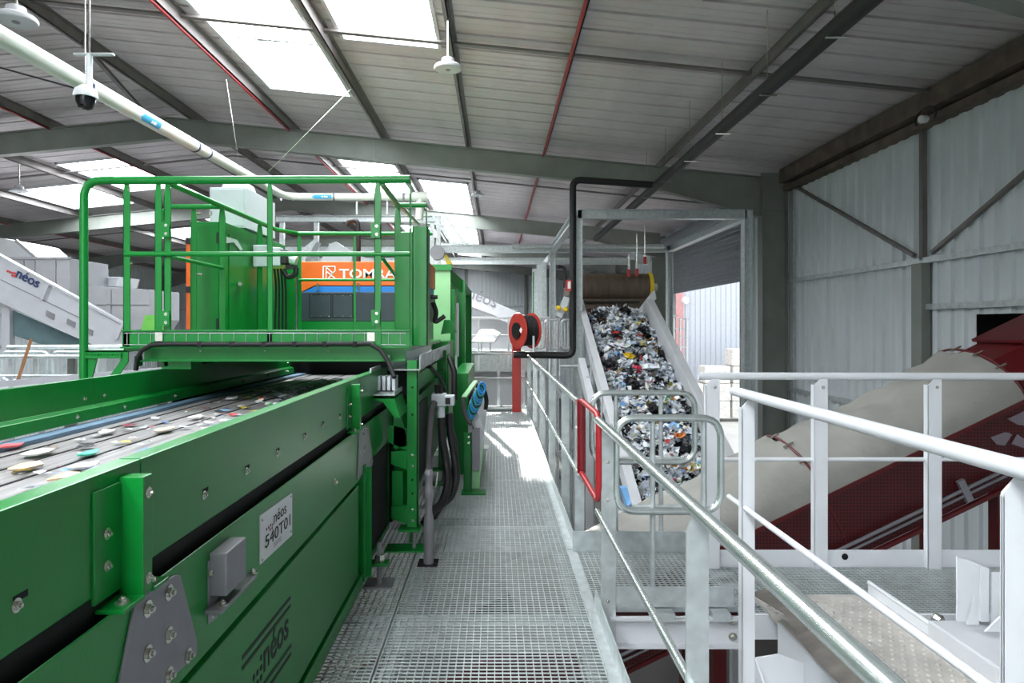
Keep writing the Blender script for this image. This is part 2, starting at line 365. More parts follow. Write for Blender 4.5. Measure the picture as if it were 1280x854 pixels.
for yr in (14.0, 22.5, 31.0, 39.5): MB().ibeam((XL + .3, yr, GZ), (XL + .3, yr, 4.7), .2, .5, .014, (1, 0, 0)).build('column', STRUCT, wl)
for y0, y1 in ((15, 21.5), (23.5, 30)): MB().beam((XL + .1, y0, 1), (XL + .1, y1, 4.2), .06, .06).build('diagonal_brace', PURL, wl)
# wall flood lamp with cable loop
o = thing('flood_lamp', S(1155, 152, XR - .4), 'small round flood lamp with a looped cable under the eave beam', 'lamp')
c = S(1155, 149, XR - .40); MB().lathe([(.03, -.06), (.055, -.02), (.055, .05), (.03, .07)], c, (-1, -.3, -.2), 16).build('lamp_head', WHITE, o, smooth=True)
pts = [c + Vector((.02, .55 * math.cos(t) * .4, .12 * math.sin(t) + .03)) for t in [i * math.pi / 10 for i in range(-2, 13)]]
MB().tube(pts, .01, 6).build('cable', BLACK, o)
# ------------------------------------------------------------------ outside the door
fc = MB(); x = 6.6
while x < 24: fc.box(x, x + .22, 40, 40.08, GZ, 9); fc.box(x + .22, x + .3, 40.03, 40.08, GZ, 9); x += .3
fo = thing('warehouse', (14, 40, GZ), 'blue grey ribbed warehouse facade seen through the open shutter', 'building'); fc.build('cladding', FAC, fo)
MB().box(8.0, 10.9, 39.7, 39.99, GZ, 9).build('corner_panel', mat('faded_red_sheet', (205, 150, 150), .6), fo)
MB().lathe([(.2, 0), (.25, .1), (.18, .3)], P(856, 376, 39.8), (0, -1, 0), 14).build('outside_lamp', WHITE, fo)
bi = 0
for (x0, x1, lv) in ((12.5, 13.9, 4), (13.95, 15.2, 4), (11.05, 12.45, 3), (9.6, 11.0, 2)):
    for l in range(lv):
        z0 = GZ + l * .92; j = random.uniform(-.06, .06); b = MB(); n = 6
        b.box(x0 + j, x1 + j - .04, 36 + j, 37.2 + j, z0, z0 + .90)
        o = b.build('waste_bale', BALE, None, .05, base=((x0 + x1) / 2, 36.6, z0))
        col_ = {12.5: 'second column from the right', 13.95: 'rightmost column', 11.05: 'third column from the right', 9.6: 'leftmost column'}[x0]
        tag(o, 'pressed pale waste bale outside, %s, %s' % (col_, ['bottom of its stack', 'second from the ground', 'third from the ground', 'fourth and topmost'][l]), 'bale', 'bales in the yard')
# ------------------------------------------------------------------ grated walkway
def grating_mesh(wd, ln, px=.038, py=.034, edge=True):
    b = MB(); n = int(round(wd / px)); m = int(round(ln / py))
    for i in range(n + 1):
        x = i * wd / n; b.box(x - .0022, x + .0022, 0, ln, -.022, .001)
    for j in range(m + 1):
        y = j * ln / m; b.box(0, wd, y - .005, y + .005, -.004, 0)
    if edge: b.box(0, wd, 0, .006, -.034, .001); b.box(0, wd, ln - .006, ln, -.034, .001); b.box(0, .005, 0, ln, -.034, .001); b.box(wd - .005, wd, 0, ln, -.034, .001)
    return b.mesh('grating_panel', GALV)
wk = thing('walkway', (0, 6, 0), 'long galvanised grating walkway between green conveyor and railing', 'walkway')
gm = grating_mesh(1.10, 1.196)
for k in range(12): inst(gm, 'grating_panel', wk, (-.575, -.9 + k * 1.2, 0))
gl = grating_mesh(1.9, 1.196)
for k in range(8): inst(gl, 'grating_panel', wk, (-2.49, -.9 + k * 1.2, -.002))
b = MB(); b.box(.527, .588, 3.95, 5.03, -.12, .002); b.box(.527, .578, 5.03, 13.5, -.12, .012); b.build('edge_beam', GALV, wk)
b = MB(); b.box(.527, .578, -1, 3.95, -.12, .012); b.build('edge_beam', GALV, wk)
MB().box(.575, .583, 5.03, 13.5, .0, .11).build('toe_board', GALV, wk)
MB().box(.575, .583, -1, 3.98, .0, .11).build('toe_board', GALV, wk)
for k in range(8): MB().box(-2.5, .55, .3 + k * 1.8 - .05, .3 + k * 1.8 + .05, -.20, -.035).build('bearer', GALV, wk)
for x in (-.58, .52): MB().box(x - .04, x + .04, -1, 13.5, -.32, -.2).build('stringer', GALV, wk)
MB().box(-.25, -.10, 9.1, 9.45, .002, .008).build('cover_plate', WHITE, wk)
MB().tube([(-.5, 13.3, .05), (.5, 13.3, .05)], .05, 12).build('end_tube', GALV, wk, smooth=True)
# railing on the right edge of the walkway, far run
def post(b, x, y, z0, z1, wx=.06, wy=.012):
    b.prism([(x - wx / 2, y, z0), (x + wx / 2, y, z0), (x + wx / 2, y, z1 - .05), (x + wx * .22, y, z1), (x - wx * .22, y, z1), (x - wx / 2, y, z1 - .05)], (0, wy, 0))
    b.box(x + wx / 2 - .006, x + wx / 2, y + wy, y + .04, z0, z1 - .06)
rl = thing('guard_rail', (.6, 9, 0), 'galvanised guard rail along the far walkway up to the hose reel', 'railing')
MB().tube([(.6, 5.0, 1.1), (.6, 13.4, 1.1)], .022, 14).build('top_rail', GALVB, rl, smooth=True)
MB().tube([(.6, 4.95, .58), (.6, 13.4, .58)], .016, 10).build('mid_rail', GALVB, rl, smooth=True)
for y in (5.1, 6.15, 7.6, 9.2, 10.9, 12.9):
    b = MB(); post(b, .625, y, -.1, 1.09, .07); p_ = b.build('post', GALV, rl); inst(BOLTY, 'bolt', p_, (.625, y, .58)); inst(BOLTY, 'bolt', p_, (.625, y, .05))
rl = thing('guard_rail', (.6, 2, 0), 'bright zinc guard rail nearest the camera with pointed flat posts', 'railing')
MB().tube([(.6, -1, 1.1), (.6, 4.05, 1.1)], .0225, 18).build('top_rail', GALVB, rl, smooth=True)
MB().tube([(.585, -1, .58), (.585, 3.95, .58)], .016, 12).build('mid_rail', GALVB, rl, smooth=True)
for y in (.05, 2.03, 3.97):
    b = MB(); post(b, .60 if y < 3 else .655, y, -.4, 1.085, .067 if y < 3 else .085); p_ = b.build('post', GALV, rl)
    for zz in ((.86, .64, .05) if y > 3 else ()): inst(BOLTY, 'bolt', p_, (.65, y, zz))
# red self-closing gate in the line of the railing
rg = thing('swing_gate', (.6, 4.5, .6), 'red tube swing gate across the opening in the walkway railing', 'gate')
g = fillet([(.6, 4.86, 1.13), (.6, 3.98, 1.13), (.6, 3.98, .62), (.6, 4.86, .62)], .10, True)
MB().tube(g, .019, 12, True).build('gate_frame', mat('gate_red', (176, 40, 46), .35, 0, .06), rg, smooth=True)
MB().tube([(.6, 4.80, .62), (.6, 4.80, 1.13)], .03, 12).build('hinge_post', mat('gate_dark_red', (120, 24, 32), .4), rg, smooth=True)
MB().box(.57, .63, 4.84, 4.94, .80, .93).build('spring_hinge', GALV, rg, .008)
# tube rails on the side landing
def tube_gate(name, label, x0, x1, y, z0, z1, bars, leg):
    t = thing(name, (x0, y, 0), label, 'railing')
    MB().tube(fillet([(x0, y, z0), (x1, y, z0), (x1, y, z1), (x0, y, z1)], .12, True), .021, 14, True).build('rail_loop', GALVB, t, smooth=True)
    for bx in bars: MB().tube([(bx, y + .03, -.05 if leg else z0), (bx, y + .03, z1)], .016, 10).build('upright', GALV, t, smooth=True)
    MB().tube([(x0 + .1, y + .03, z0 + .02), (x1 - .1, y + .03, z0 + .02)], .012, 8).build('cross_tube', GALV, t, smooth=True)
    return t
tube_gate('landing_rail', 'rounded zinc tube rail at the back of the side landing', .70, 1.45, 4.98, .66, 1.165, (.88, 1.21), True)
tube_gate('landing_rail', 'rounded zinc tube rail at the front of the side landing', .70, 1.31, 3.98, .57, 1.115, (.92, 1.22), True)
# side landing
ld = thing('side_landing', (1.1, 4.5, 0), 'small galvanised grating landing right of the red gate', 'platform')
inst(grating_mesh(1.0, .96), 'grating_panel', ld, (.59, 4.02, 0))
MB().box(.56, 1.52, 4.99, 4.998, .0, .15).build('toe_board', GALV, ld)
MB().box(.64, 1.39, 3.985, 3.993, .01, .125).build('toe_board', GALV, ld)
b = MB(); b.box(.66, 1.42, 3.98, 3.99, -.20, -.04); b.box(.66, 1.42, 3.93, 3.99, -.05, -.04); b.box(.66, 1.42, 3.93, 3.99, -.21, -.20); b.build('channel_beam', OFFWH, ld)
for x in (.98, 1.30): MB().box(x - .05, x + .05, 3.92, 4.0, -.05, -.005).build('clip', GALV, ld)
for zz in (-.07, -.16): inst(BOLTYB, 'bolt', ld, (1.38, 3.98, zz))
# white platform behind, with its rails
wp = thing('white_platform', (2.4, 4.3, 0), 'white framed grating platform in front of the red conveyor', 'platform')
inst(grating_mesh(1.2, .74, .034, .030), 'grating_panel', wp, (1.42, 3.93, 0)); inst(grating_mesh(1.2, .74, .034, .030), 'grating_panel', wp, (2.63, 3.93, 0)); inst(grating_mesh(1.2, .74, .034, .030), 'grating_panel', wp, (3.84, 3.93, 0))
t_ = MB().box(1.45, 5.0, 4.69, 4.70, -.03, .11).build('toe_board', WHITE, wp)
for px in (1028, 1168):
    for py in (695, 708): inst(BOLTY, 'bolt', t_, P(px, py, 4.688))
MB().lathe([(.022, 0), (.022, .004)], P(1056, 696, 4.69), (0, -1, 0), 16).build('drain_hole', DARK, t_)
MB().box(1.45, 5.0, 3.90, 3.92, -.14, -.0).build('front_beam', WHITE, wp)
for x in (1.02, 2.04 + .0, 3.03, 4.05, 5.0):
    pass
rw = thing('white_rail', (3, 4.7, 0), 'white painted guard rail in front of the grey tarpaulin', 'railing')
MB().tube([(1.38, 4.66, 1.31), (5.4, 4.66, 1.305)], .0255, 16).build('top_rail', WHITE, rw, smooth=True)
MB().tube([(1.38, 4.68, .737), (5.4, 4.68, .737)], .014, 10).build('mid_rail', WHITE, rw, smooth=True)
for x in (1.475, 2.21, 2.985, 3.8, 4.6):
    wd = .095; b = MB()
    b.prism([(x - wd / 2, 4.64, -.02), (x + wd / 2, 4.64, -.02), (x + wd / 2, 4.64, 1.29), (x - wd / 2 + .04, 4.64, 1.29), (x - wd / 2, 4.64, 1.25)], (0, .008, 0)); b.box(x - wd / 2, x - wd / 2 + .008, 4.64, 4.69, -.02, 1.25)
    p_ = b.build('post', WHITE, rw, .003); inst(BOLTY, 'bolt', p_, (x + .015, 4.64, 1.235))
rn = thing('white_rail', (1.25, 2.5, 0), 'thick white guard rail running toward the camera at right', 'railing')
MB().tube([(1.25, .6, 1.31), (1.25, 3.58, 1.31)], .0245, 20).build('top_rail', WHITE, rn, smooth=True)
MB().tube([(1.25, .6, .737), (1.25, 3.66, .737)], .014, 12).build('mid_rail', WHITE, rn, smooth=True)
for y in (3.42, 1.66, .7):
    b = MB(); wd = .066; x = 1.265
    b.prism([(x - wd / 2, y, -.30), (x + wd / 2, y, -.30), (x + wd / 2, y, 1.29), (x - wd / 2 + .04, y, 1.29), (x - wd / 2, y, 1.245)], (0, .008, 0)); b.box(x - wd / 2, x - wd / 2 + .008, y, y + (.05 if y > 3 else .01), -.3, 1.24)
    b.build('post', WHITE, rn, .003)
# checker plate gangway
ck = thing('checker_gangway', (1.9, 3, 0), 'worn checker plate gangway with white edge strips at bottom right', 'walkway')
MB().box(1.56, 2.29, .8, 4.16, -.006, .012).build('deck_plate', CHK, ck)
b = MB()
for j in range(64):
    for i in range(13):
        b.lathe([(.013, 0), (.011, .005), (.004, .008)], (1.60 + i * .054 + (j % 2) * .027, .9 + j * .05, .011), (0, 0, 1), 7)
tag(b.build('stud', CHK, ck), kind='stuff')
MB().box(2.29, 2.30, .8, 4.2, -.05, .07).build('edge_strip', WHITE, ck)
MB().tube([(2.295, .8, .075), (2.295, 4.2, .075)], .012, 8).build('edge_tube', WHITE, ck)
b = MB(); b.box(1.548, 1.56, .8, 3.75, -.34, .02); b.build('side_plate', WHITE, ck)
b = MB(); b.prism([(1.30, 3.43, -.9), (1.30, 3.43, -.02), (1.42, 3.43, .0), (1.56, 3.43, -.05), (1.56, 3.43, -.9)], (0, .01, 0)); b.build('front_plate', WHITE, ck)
b = MB(); b.prism([(1.30, 3.43, -.9), (1.30, 3.43, -.02), (1.30, 2.9, -.35), (1.30, 2.9, -.9)], (.01, 0, 0)); b.build('gusset', WHITE, ck)
MB().tube([(1.30, 3.15, -.42), (1.30, 3.15, -.34)], .03, 12).build('cable_gland', BLACK, ck)
# rubber strip lying along the gangway edge
pts = [P(945, 742, 3.9), P(985, 765, 3.5), P(1002, 793, 3.2), P(1020, 815, 2.9), P(1055, 850, 2.6), P(1085, 880, 2.4)]
b = MB()
vs = []
for i, p in enumerate(pts): vs += [p + Vector((-.03, 0, .0)), p + Vector((.05, 0, .03)), p + Vector((.055, 0, .024)), p + Vector((-.025, 0, -.006))]
fs = []
for i in range(len(pts) - 1):
    a = i * 4; fs += [(a + k, a + (k + 1) % 4, a + 4 + (k + 1) % 4, a + 4 + k) for k in range(4)]
b.add(vs, fs + [(0, 1, 2, 3), (len(vs) - 1, len(vs) - 2, len(vs) - 3, len(vs) - 4)])
tag(b.build('rubber_strip', mat('dusty_rubber', (98, 93, 87), .8, 0, .3, 8), None, base=pts[2]), 'dusty bent rubber strip along the left edge of checker gangway', 'rubber strip')
# motor bracket at right
mb = thing('motor_bracket', P(1215, 790, 3.5), 'white welded bracket on a box base right of checker gangway', 'bracket')
q = lambda px, py, Y=3.45: P(px, py, Y)
b = MB(); b.prism([q(1196, 778), q(1223, 778), q(1225, 706), q(1210, 700), q(1196, 696)], (0, .01, 0)); b.prism([q(1226, 778), q(1237, 778), q(1237, 711), q(1226, 707)], (0, .10, 0)); b.build('upright_channel', WHITE, mb, .004)
MB().prism([q(1207, 780, 3.44), q(1222, 780, 3.44), q(1219, 747, 3.44), q(1216, 745, 3.44)], (0, -.012, 0)).build('rib', WHITE, mb)
MB().prism([q(1240, 780), q(1275, 780), q(1275, 716), q(1240, 716)], (0, .012, 0)).build('back_plate', WHITE, mb)
MB().prism([q(1232, 790, 3.3), q(1275, 790, 3.3), q(1275, 748, 3.3)], (0, .012, 0)).build('gusset', WHITE, mb)
b = MB(); a0 = q(1167, 780, 3.5); b.box(a0.x, a0.x + .55, 3.05, 3.55, a0.z - .15, a0.z); b.build('box_base', OFFWH, mb, .01)
MB().box(a0.x + .1, a0.x + .25, 3.2, 3.4, -1.2, a0.z - .15).build('leg', OFFWH, mb)
MB().lathe([(.035, 0), (.035, .02), (.02, .05)], P(1171, 775, 3.75), (0, -1, .2), 10).build('bolt_head', ZINC, mb)
# ------------------------------------------------------------------ green infeed conveyor
cv = thing('infeed_conveyor', (-1.7, 3, 0), 'long green belt conveyor with bolted side plates in the left foreground', 'conveyor')
XN = -.85; XF = -2.5
for i, (y0, y1) in enumerate(((-1, 1.63), (1.634, 4.22), (4.224, 5.35))):
    b = MB(); b.prism([(XN, y0, 1.076), (XN, y0, 1.333), (XN - .055, y0, 1.333), (XN - .055, y0, 1.315), (XN - .012, y0, 1.315), (XN - .012, y0, 1.076)], (0, y1 - y0, 0)); b.build('side_guard', GREEN, cv, .003)
for i, (y0, y1) in enumerate(((-1, 4.2), (4.204, 8.2))):
    b = MB(); b.prism([(XF, y0, 1.333), (XF + .03, y0, 1.333), (XF + .03, y0, 1.17), (XF + .07, y0, 1.155), (XF + .075, y0, 1.09), (XF, y0, 1.09)], (0, y1 - y0, 0)); p_ = b.build('side_guard', GREEN, cv, .003)
    for k in range(6):
        yb = y0 + .25 + k * (y1 - y0 - .5) / 5
        if yb > 1.5: inst(BOLTX, 'bolt', p_, (XF + .075, yb, 1.125))
    for yb in (y0 + .1, y1 - .1):
        if yb > 1.5: inst(BOLTX, 'bolt', p_, (XF + .03, yb, 1.215))
MB().box(XF + .06, XF + .16, -1, 8.4, 1.055, 1.075).build('belt_edge', EPOX, cv)
b = MB(); b.box(XF + .1, XN - .01, -1, 8.5, 1.03, 1.052); b.build('belt', BELT, cv)
for x in (-2.25, -2.05, -1.85, -1.66, -1.48, -1.3, -1.1): MB().box(x - .006, x + .006, -1, 8.5, 1.052, 1.056).build('belt_rib', BLACK, cv)
MB().box(XF, -.86, -1, 8.6, .55, 1.0).build('belt_bed', DARK, cv)
b = MB(); b.box(XF, XN, 8.56, 8.6, 1.0, 1.5); b.box(XF - .02, XF - .005, 5.3, 8.6, 1.0, 1.47); b.box(XN + .01, XN + .025, 5.4, 8.6, 1.0, 1.47); b.build('tunnel_shade', DARK, cv)  # black panels added to close a bright gap and darken the run under the deck
def side(px, py, X=-.815): return S(px, py, X)
XS = -.82
b = MB(); b.prism([(XS, -1, .725), (XS, -1, 1.036), (XS - .006, -1, 1.036), (XS - .006, -1, .725)], (0, 2.63, 0)); b.build('side_beam', GREEN, cv, .004)
b = MB(); b.prism([(XS, 1.634, .725), (XS, 1.634, 1.036), (XS - .006, 1.634, 1.036), (XS - .006, 1.634, .725)], (0, 2.52, 0)); b.build('side_beam', GREEN, cv, .004)
b = MB(); b.prism([(XS, 4.158, .80), (XS, 4.158, 1.036), (XS - .006, 4.158, 1.036), (XS - .006, 4.158, .80)], (0, 1.24, 0)); b.build('side_beam', GREEN, cv, .004)
dp = MB().box(XS - .03, XS, -1, 4.07, .165, .702).build('door_panel', GREEN, cv, .004)
MB().box(XS - .05, XS + .012, -1, 4.14, .07, .15).build('bottom_rail', GREEN, cv, .003)
MB().box(XS - .06, XS - .032, -1, 5.4, .06, 1.10).build('gap_shade_sheet', DARK, cv)  # black sheet added behind the plates, painting the shade inside the gaps
MB().box(XS - .05, XS + .02, 4.16, 4.22, .09, .80).build('corner_post', GREEN, cv, .003)
MB().box(XS - .02, XS + .05, 4.215, 4.225, .10, .78).build('corner_flange', GREEN, cv)
ms = MB().box(XS - .05, XS - .035, 4.25, 5.33, .10, .78).build('mesh_guard', MESH, cv)
b = MB(); b.box(XS - .05, XS - .02, 4.23, 5.37, .755, .80); b.box(XS - .05, XS - .02, 4.23, 5.37, .07, .11); b.box(XS - .05, XS - .02, 5.33, 5.37, .07, .80); b.build('guard_frame', GREEN, ms)
MB().box(XS - .05, XS, 5.40, 6.6, .1, 1.0).build('rear_panel', DARK, cv)
for px, py in ((20, 757), (254.6, 619), (307.6, 589), (346, 567), (380, 547), (403, 532), (424, 522)):
    p = side(px, py, XN); inst(BOLTX, 'bolt', cv, p)
    o = MB().box(XN - .001, XN + .001, p.y - .008, p.y + .03, p.z + .006, p.z + .018).build('slot', DARK, cv)
# upright brackets at the guard joints
def bracket(y, big):
    t = MB(); t.box(XN - .003, XN + .006, y - .115, y + .0, 1.06, 1.30); t.box(XN, XN + .055, y - .012, y + .03, 1.04, 1.31)
    p_ = t.build('joint_bracket', GREEN, cv, .002)
    f = MB(); f.box(XN - .01, XN + .06, y - .10, y - .012, 1.036, 1.046); f.box(XN - .01, XN + .06, y + .03, y + .10, 1.036, 1.046); f.build('foot_tab', GREEN, p_, .002)
    for dz in (1.13, 1.20): inst(BOLTX, 'bolt', p_, (XN + .006, y - .07, dz))
    inst(BOLTX, 'bolt', p_, (XN + .055, y + .01, 1.27)); inst(BOLTX, 'bolt', p_, (XN + .055, y + .01, 1.075))
    for dy in (-.06, .065): inst(BOLTZ, 'bolt', p_, (XN + .035, y + dy, 1.046))
bracket(1.55, 1); bracket(4.0, 0)
# steel splice plates
def poly_plate(name, pts, X, th, m, parent, bevel=.002):
    b = MB(); b.prism([S(px, py, X) for px, py in pts], (th, 0, 0)); return b.build(name, m, parent, bevel)
sp = poly_plate('splice_plate', [(145, 860), (165, 756), (171, 748), (216, 719), (222, 719), (243, 800), (243, 818), (196, 862)], XS, .008, STEELG, cv)
for x, y in ((128, 585), (205, 525), (205, 680), (128, 747), (275, 755), (205, 825)):
    inst(BOLTXB, 'bolt', sp, S(140 + x / 2.906, 560 + y / 2.906, XS + .008))
sp = poly_plate('splice_plate', [(445.5, 600), (448, 540), (456, 533), (459, 533), (465, 577), (464, 582)], XS, .008, STEELG, cv)
for x, y in ((915, 20), (922, 10), (914, 62), (921, 52)): inst(BOLTX, 'bolt', sp, S(320 + 535 / 4 + (x - 915) / 4, 400 + 568 / 4 + (y - 20) * .55, XS + .008))
inst(BOLTXB, 'bolt', cv, S(417.7, 603, XS))
# cover box
cb = poly_plate('sensor_cover', [(283, 746), (283, 692), (308, 671), (308, 721)], XS + .05, -.05, STEELG, cv, .004)
poly_plate('mounting_plate', [(259, 781), (259, 702), (271, 692), (271, 772)], XS, .004, STEELG, cb)
a0 = S(277, 764, XS + .05); a1 = S(322, 717, XS + .05)
MB().prism([(XS, a0.y, a0.z), (XS + .05, a0.y, a0.z), (XS + .05, a0.y, a0.z - .012), (XS, a0.y, a0.z - .012)], (0, a1.y - a0.y, 0)).build('guard_bar', STEELG, cb, .003)
for px, py in ((278, 756), (316, 716)): inst(BOLTZ, 'bolt', cb, S(px, py, XS + .035))
inst(BOLTX, 'bolt', cb, S(263, 716, XS + .004)); inst(BOLTX, 'bolt', cb, S(266, 767, XS + .004))
# name plate and stencil: lettering runs along +Y on the plane facing +X
UX = (0, 1, 0); UY = (0, 0, 1)
npl = poly_plate('name_plate', [(324, 706), (324, 645), (364, 616.5), (364, 669)], XS, .004, CREAM, cv, 0)
cA = S(324, 706, XS); cB = S(364, 616.5, XS); ph = cB.z - cA.z; pw = cB.y - cA.y; XP = XS + .005
text('néos', ph * .40, INK, npl, (XP, cA.y + pw * .37, cA.z + ph * .64), UX, UY, ext=.0004, sx=1.3)
text('540T01', ph * .40, INK, npl, (XP, cA.y + pw * .12, cA.z + ph * .25), UX, UY, ext=.0004, sx=1.62)
for k, (dy, dz) in enumerate(((.17, .66), (.23, .66), (.29, .67), (.35, .64), (.27, .58), (.33, .58))):
    MB().lathe([(ph * .032, 0), (ph * .032, .001)], (XP - .0005, cA.y + pw * dy, cA.z + ph * dz), (1, 0, 0), 10).build('logo_dot', DRINK, npl)
for dz in (.16, .10): MB().box(XP - .001, XP + .0005, cA.y + pw * .38, cA.y + pw * .62, cA.z + ph * dz, cA.z + ph * (dz + .012)).build('small_print', STEELG, npl)
for dy, dz in ((.05, .06), (.95, .06), (.05, .94), (.95, .94)): MB().lathe([(.004, 0), (.004, .002)], (XP - .001, cA.y + pw * dy, cA.z + ph * dz), (1, 0, 0), 8).build('rivet', STEELG, npl)
XD = XS + .001
def dseg(p, q_, t=.013):
    a = S(*p, XD); b_ = S(*q_, XD); MB().prism([a + Vector((0, 0, -t / 2)), b_ + Vector((0, 0, -t / 2)), b_ + Vector((0, 0, t / 2)), a + Vector((0, 0, t / 2))], (.001, 0, 0)).build('stencil_stripe', INK, dp)
for p, q_ in (((303, 823), (363, 747)), ((303, 836), (363, 757)), ((318, 872), (364, 807)), ((318, 886), (364, 817))): dseg(p, q_)
la = S(329, 831, XD); lb = S(360, 797, XD)
text('néos', .155, INK, dp, (XD, la.y, la.z - .03), UX, UY, ext=.0006, bold=.002)
for i, j in ((0, 0), (1, 0), (2, 0), (1, 1), (2, 1), (2, -1)): MB().lathe([(.011, 0), (.011, .0012)], (XD - .0003, la.y - .09 + i * .035, la.z - .0 - j * .035), (1, 0, 0), 10).build('stencil_dot', INK, dp)
# adjustable feet
for fy, fx in ((4.36, -.745),):
    ft = MB(); ft.box(fx - .07, fx + .06, fy - .05, fy + .05, .13, .145); f_ = ft.build('foot_bracket', GREEN, cv, .002)
    MB().tube([(fx, fy, -.02), (fx, fy, .27)], .017, 12).build('foot_screw', STEELG, f_, smooth=True)
    MB().lathe([(.034, .146), (.034, .165), (.026, .19)], (fx, fy, 0), (0, 0, 1), 6).build('nut', ZINC, f_)
    MB().box(fx - .09, fx + .09, fy - .08, fy + .08, .0, .012).build('foot_plate', STEELG, f_)
# scraps travelling on the belts
def crumple(b, c, s, col, n=5, flat=.5, tilt=None):
    """one bent scrap: a fan of jittered triangles"""
    ang = random.random() * 6.28; rs = [s * random.uniform(.5, 1.1) for _ in range(n)]
    ctr = Vector((0, 0, s * random.uniform(-.2, .5) * flat)); vs = [ctr]
    for k in range(n): a = ang + k * 6.28 / n; vs.append(Vector((math.cos(a) * rs[k], math.sin(a) * rs[k], random.uniform(-.5, .6) * s * flat)))
    if tilt is not None: vs = [tilt @ v for v in vs]
    b.add([Vector(c) + v for v in vs], [(0, 1 + k, 1 + (k + 1) % n) for k in range(n)])
    for k in range(n):
        f = random.uniform(.75, 1.15); b.c.append(tuple(min(1, v * f) for v in lin(col)) + (1,))
PALW = [(232, 234, 236)] * 9 + [(205, 212, 222)] * 6 + [(180, 190, 205)] * 4 + [(225, 220, 205)] * 3 + [(120, 128, 136)] * 3 + [(40, 42, 46)] * 5 + [(120, 160, 205)] * 2 + [(196, 60, 62), (220, 150, 60), (90, 150, 100), (212, 196, 80), (160, 130, 105), (80, 120, 180), (150, 70, 90)]
b = MB()
for i in range(300):
    yy = random.uniform(5.2, 7.6); crumple(b, (random.uniform(-1.9, -1.0), yy, 1.07), random.choice((.02, .03, .05)), random.choice(PALW[:20]), 5, .5)
for i in range(520):
    yy = random.uniform(.6, 7.2) ; xx = random.uniform(-2.2, -.95)
    crumple(b, (xx, yy, 1.066), random.choice((.012, .02, .03, .045)), random.choice(PALW), 5, .35)
tag(b.build('film_scraps', VC, None), 'scattered small light plastic scraps on the green infeed conveyor belt', 'scraps', kind='stuff')
def scrap(px, py, s, col, label, stretch=1.8):
    Y = 853 * (H - 1.07) / (py - CY); p = P(px, py, Y); b = MB(); random.seed(int(px * 7 + py))
    n = 9
    top = [Vector((math.cos(k * 6.283 / n) * s * random.uniform(.75, 1.1), math.sin(k * 6.283 / n) * s * stretch * random.uniform(.75, 1.1), random.uniform(0, .012))) for k in range(n)]
    vs = [Vector((0, 0, .014))] + top + [v * .92 - Vector((0, 0, .008)) for v in top]
    fs = [(0, 1 + k, 1 + (k + 1) % n) for k in range(n)] + [(1 + k, 1 + n + k, 1 + n + (k + 1) % n, 1 + (k + 1) % n) for k in range(n)] + [tuple(1 + n + k for k in range(n))[::-1]]
    b.add([p + v for v in vs], fs); c = lin(col) + (1,); b.c = [c] * len(fs)
    tag(b.build('plastic_scrap', VC, None, base=p), label, 'scrap', 'larger scraps on the infeed belt')
for a in ((13, 558, .05, (235, 110, 115), 'pink red scrap by the left frame edge on the infeed belt'), (110, 567, .04, (60, 190, 160), 'turquoise green scrap on the infeed belt'),
          (80, 597, .05, (222, 196, 160), 'beige crumpled scrap nearest the near green side guard'), (45, 566, .06, (235, 232, 228), 'large white scrap near the pink red scrap on infeed belt'),
          (205, 538, .05, (225, 215, 190), 'cream scrap in the middle of the infeed belt'), (243, 522, .04, (245, 245, 245), 'white scrap right of the cream scrap on infeed belt'),
          (290, 498, .05, (240, 242, 246), 'flat white scrap by the blue belt edge on infeed belt'), (327, 499, .022, (220, 90, 60), 'small orange red scrap on the infeed belt'), (337, 506, .02, (120, 200, 130), 'small green scrap below the orange red scrap on belt'),
          (30, 584, .05, (214, 190, 165), 'tan scrap left of the beige crumpled scrap'), (134, 540, .04, (240, 240, 240), 'pale curled scrap close to the blue belt edge'), (105, 582, .05, (228, 228, 230), 'grey white scrap below the turquoise green scrap')):
    scrap(*a)
random.seed(11)
# ------------------------------------------------------------------ sorter platform (green)
pf = thing('sorter_platform', (-1.7, 6.2, 1.5), 'green maintenance platform with tube railings above the conveyor', 'platform')
Y0 = 5.0; DZp = 1.50
MB().box(-2.74, -.63, Y0 + .02, 7.75, DZp - .03, DZp).build('deck', GREEN, pf)
b = MB(); b.box(-2.74, -.63, Y0, Y0 + .012, 1.50, 1.622); b.box(-2.74, -.63, Y0 - .015, Y0, 1.612, 1.622); b.box(-2.74, -.63, Y0 - .03, Y0, 1.49, 1.50); b.build('toe_board', GREEN, pf, .002)
b = MB(); b.box(-2.62, -.67, Y0 + .08, Y0 + .09, 1.395, 1.50); b.box(-2.62, -.67, Y0 + .02, Y0 + .09, 1.39, 1.40); b.build('front_beam', GREEN, pf, .002)
for x in (-2.2, -1.72, -1.25, -.85): inst(BOLTY, 'bolt', pf, (x, Y0 + .08, 1.475))
# wire cable tray on the toe board and cable
b = MB(); n = 24
for k in range(n): x = -2.70 + k * (2.0 / (n - 1)); b.tube([(x, Y0 - .006, 1.515), (x, Y0 - .006, 1.60)], .0025, 5)
for z in (1.515, 1.60): b.tube([(-2.72, Y0 - .006, z), (-.66, Y0 - .006, z)], .003, 5)
tr = b.build('wire_tray', GALV, pf)
for px in (198, 463): q0 = P(px - 4, 424, Y0 - .01); MB().box(q0.x, q0.x + .055, Y0 - .014, Y0 - .006, q0.z - .015, q0.z + .05).build('tray_clamp', ZINC, tr)
pts = [P(170, 463, 4.97), P(171, 450, 4.96), P(177, 438, 4.95), P(190, 431, 4.95), P(210, 430, 4.95), P(330, 430.5, 4.95), P(462, 429.5, 4.95), P(476, 438, 4.9), P(485, 452, 4.85), P(493, 472, 4.75)]
MB().tube(pts, .017, 10).build('power_cable', BLACK, pf, smooth=True)
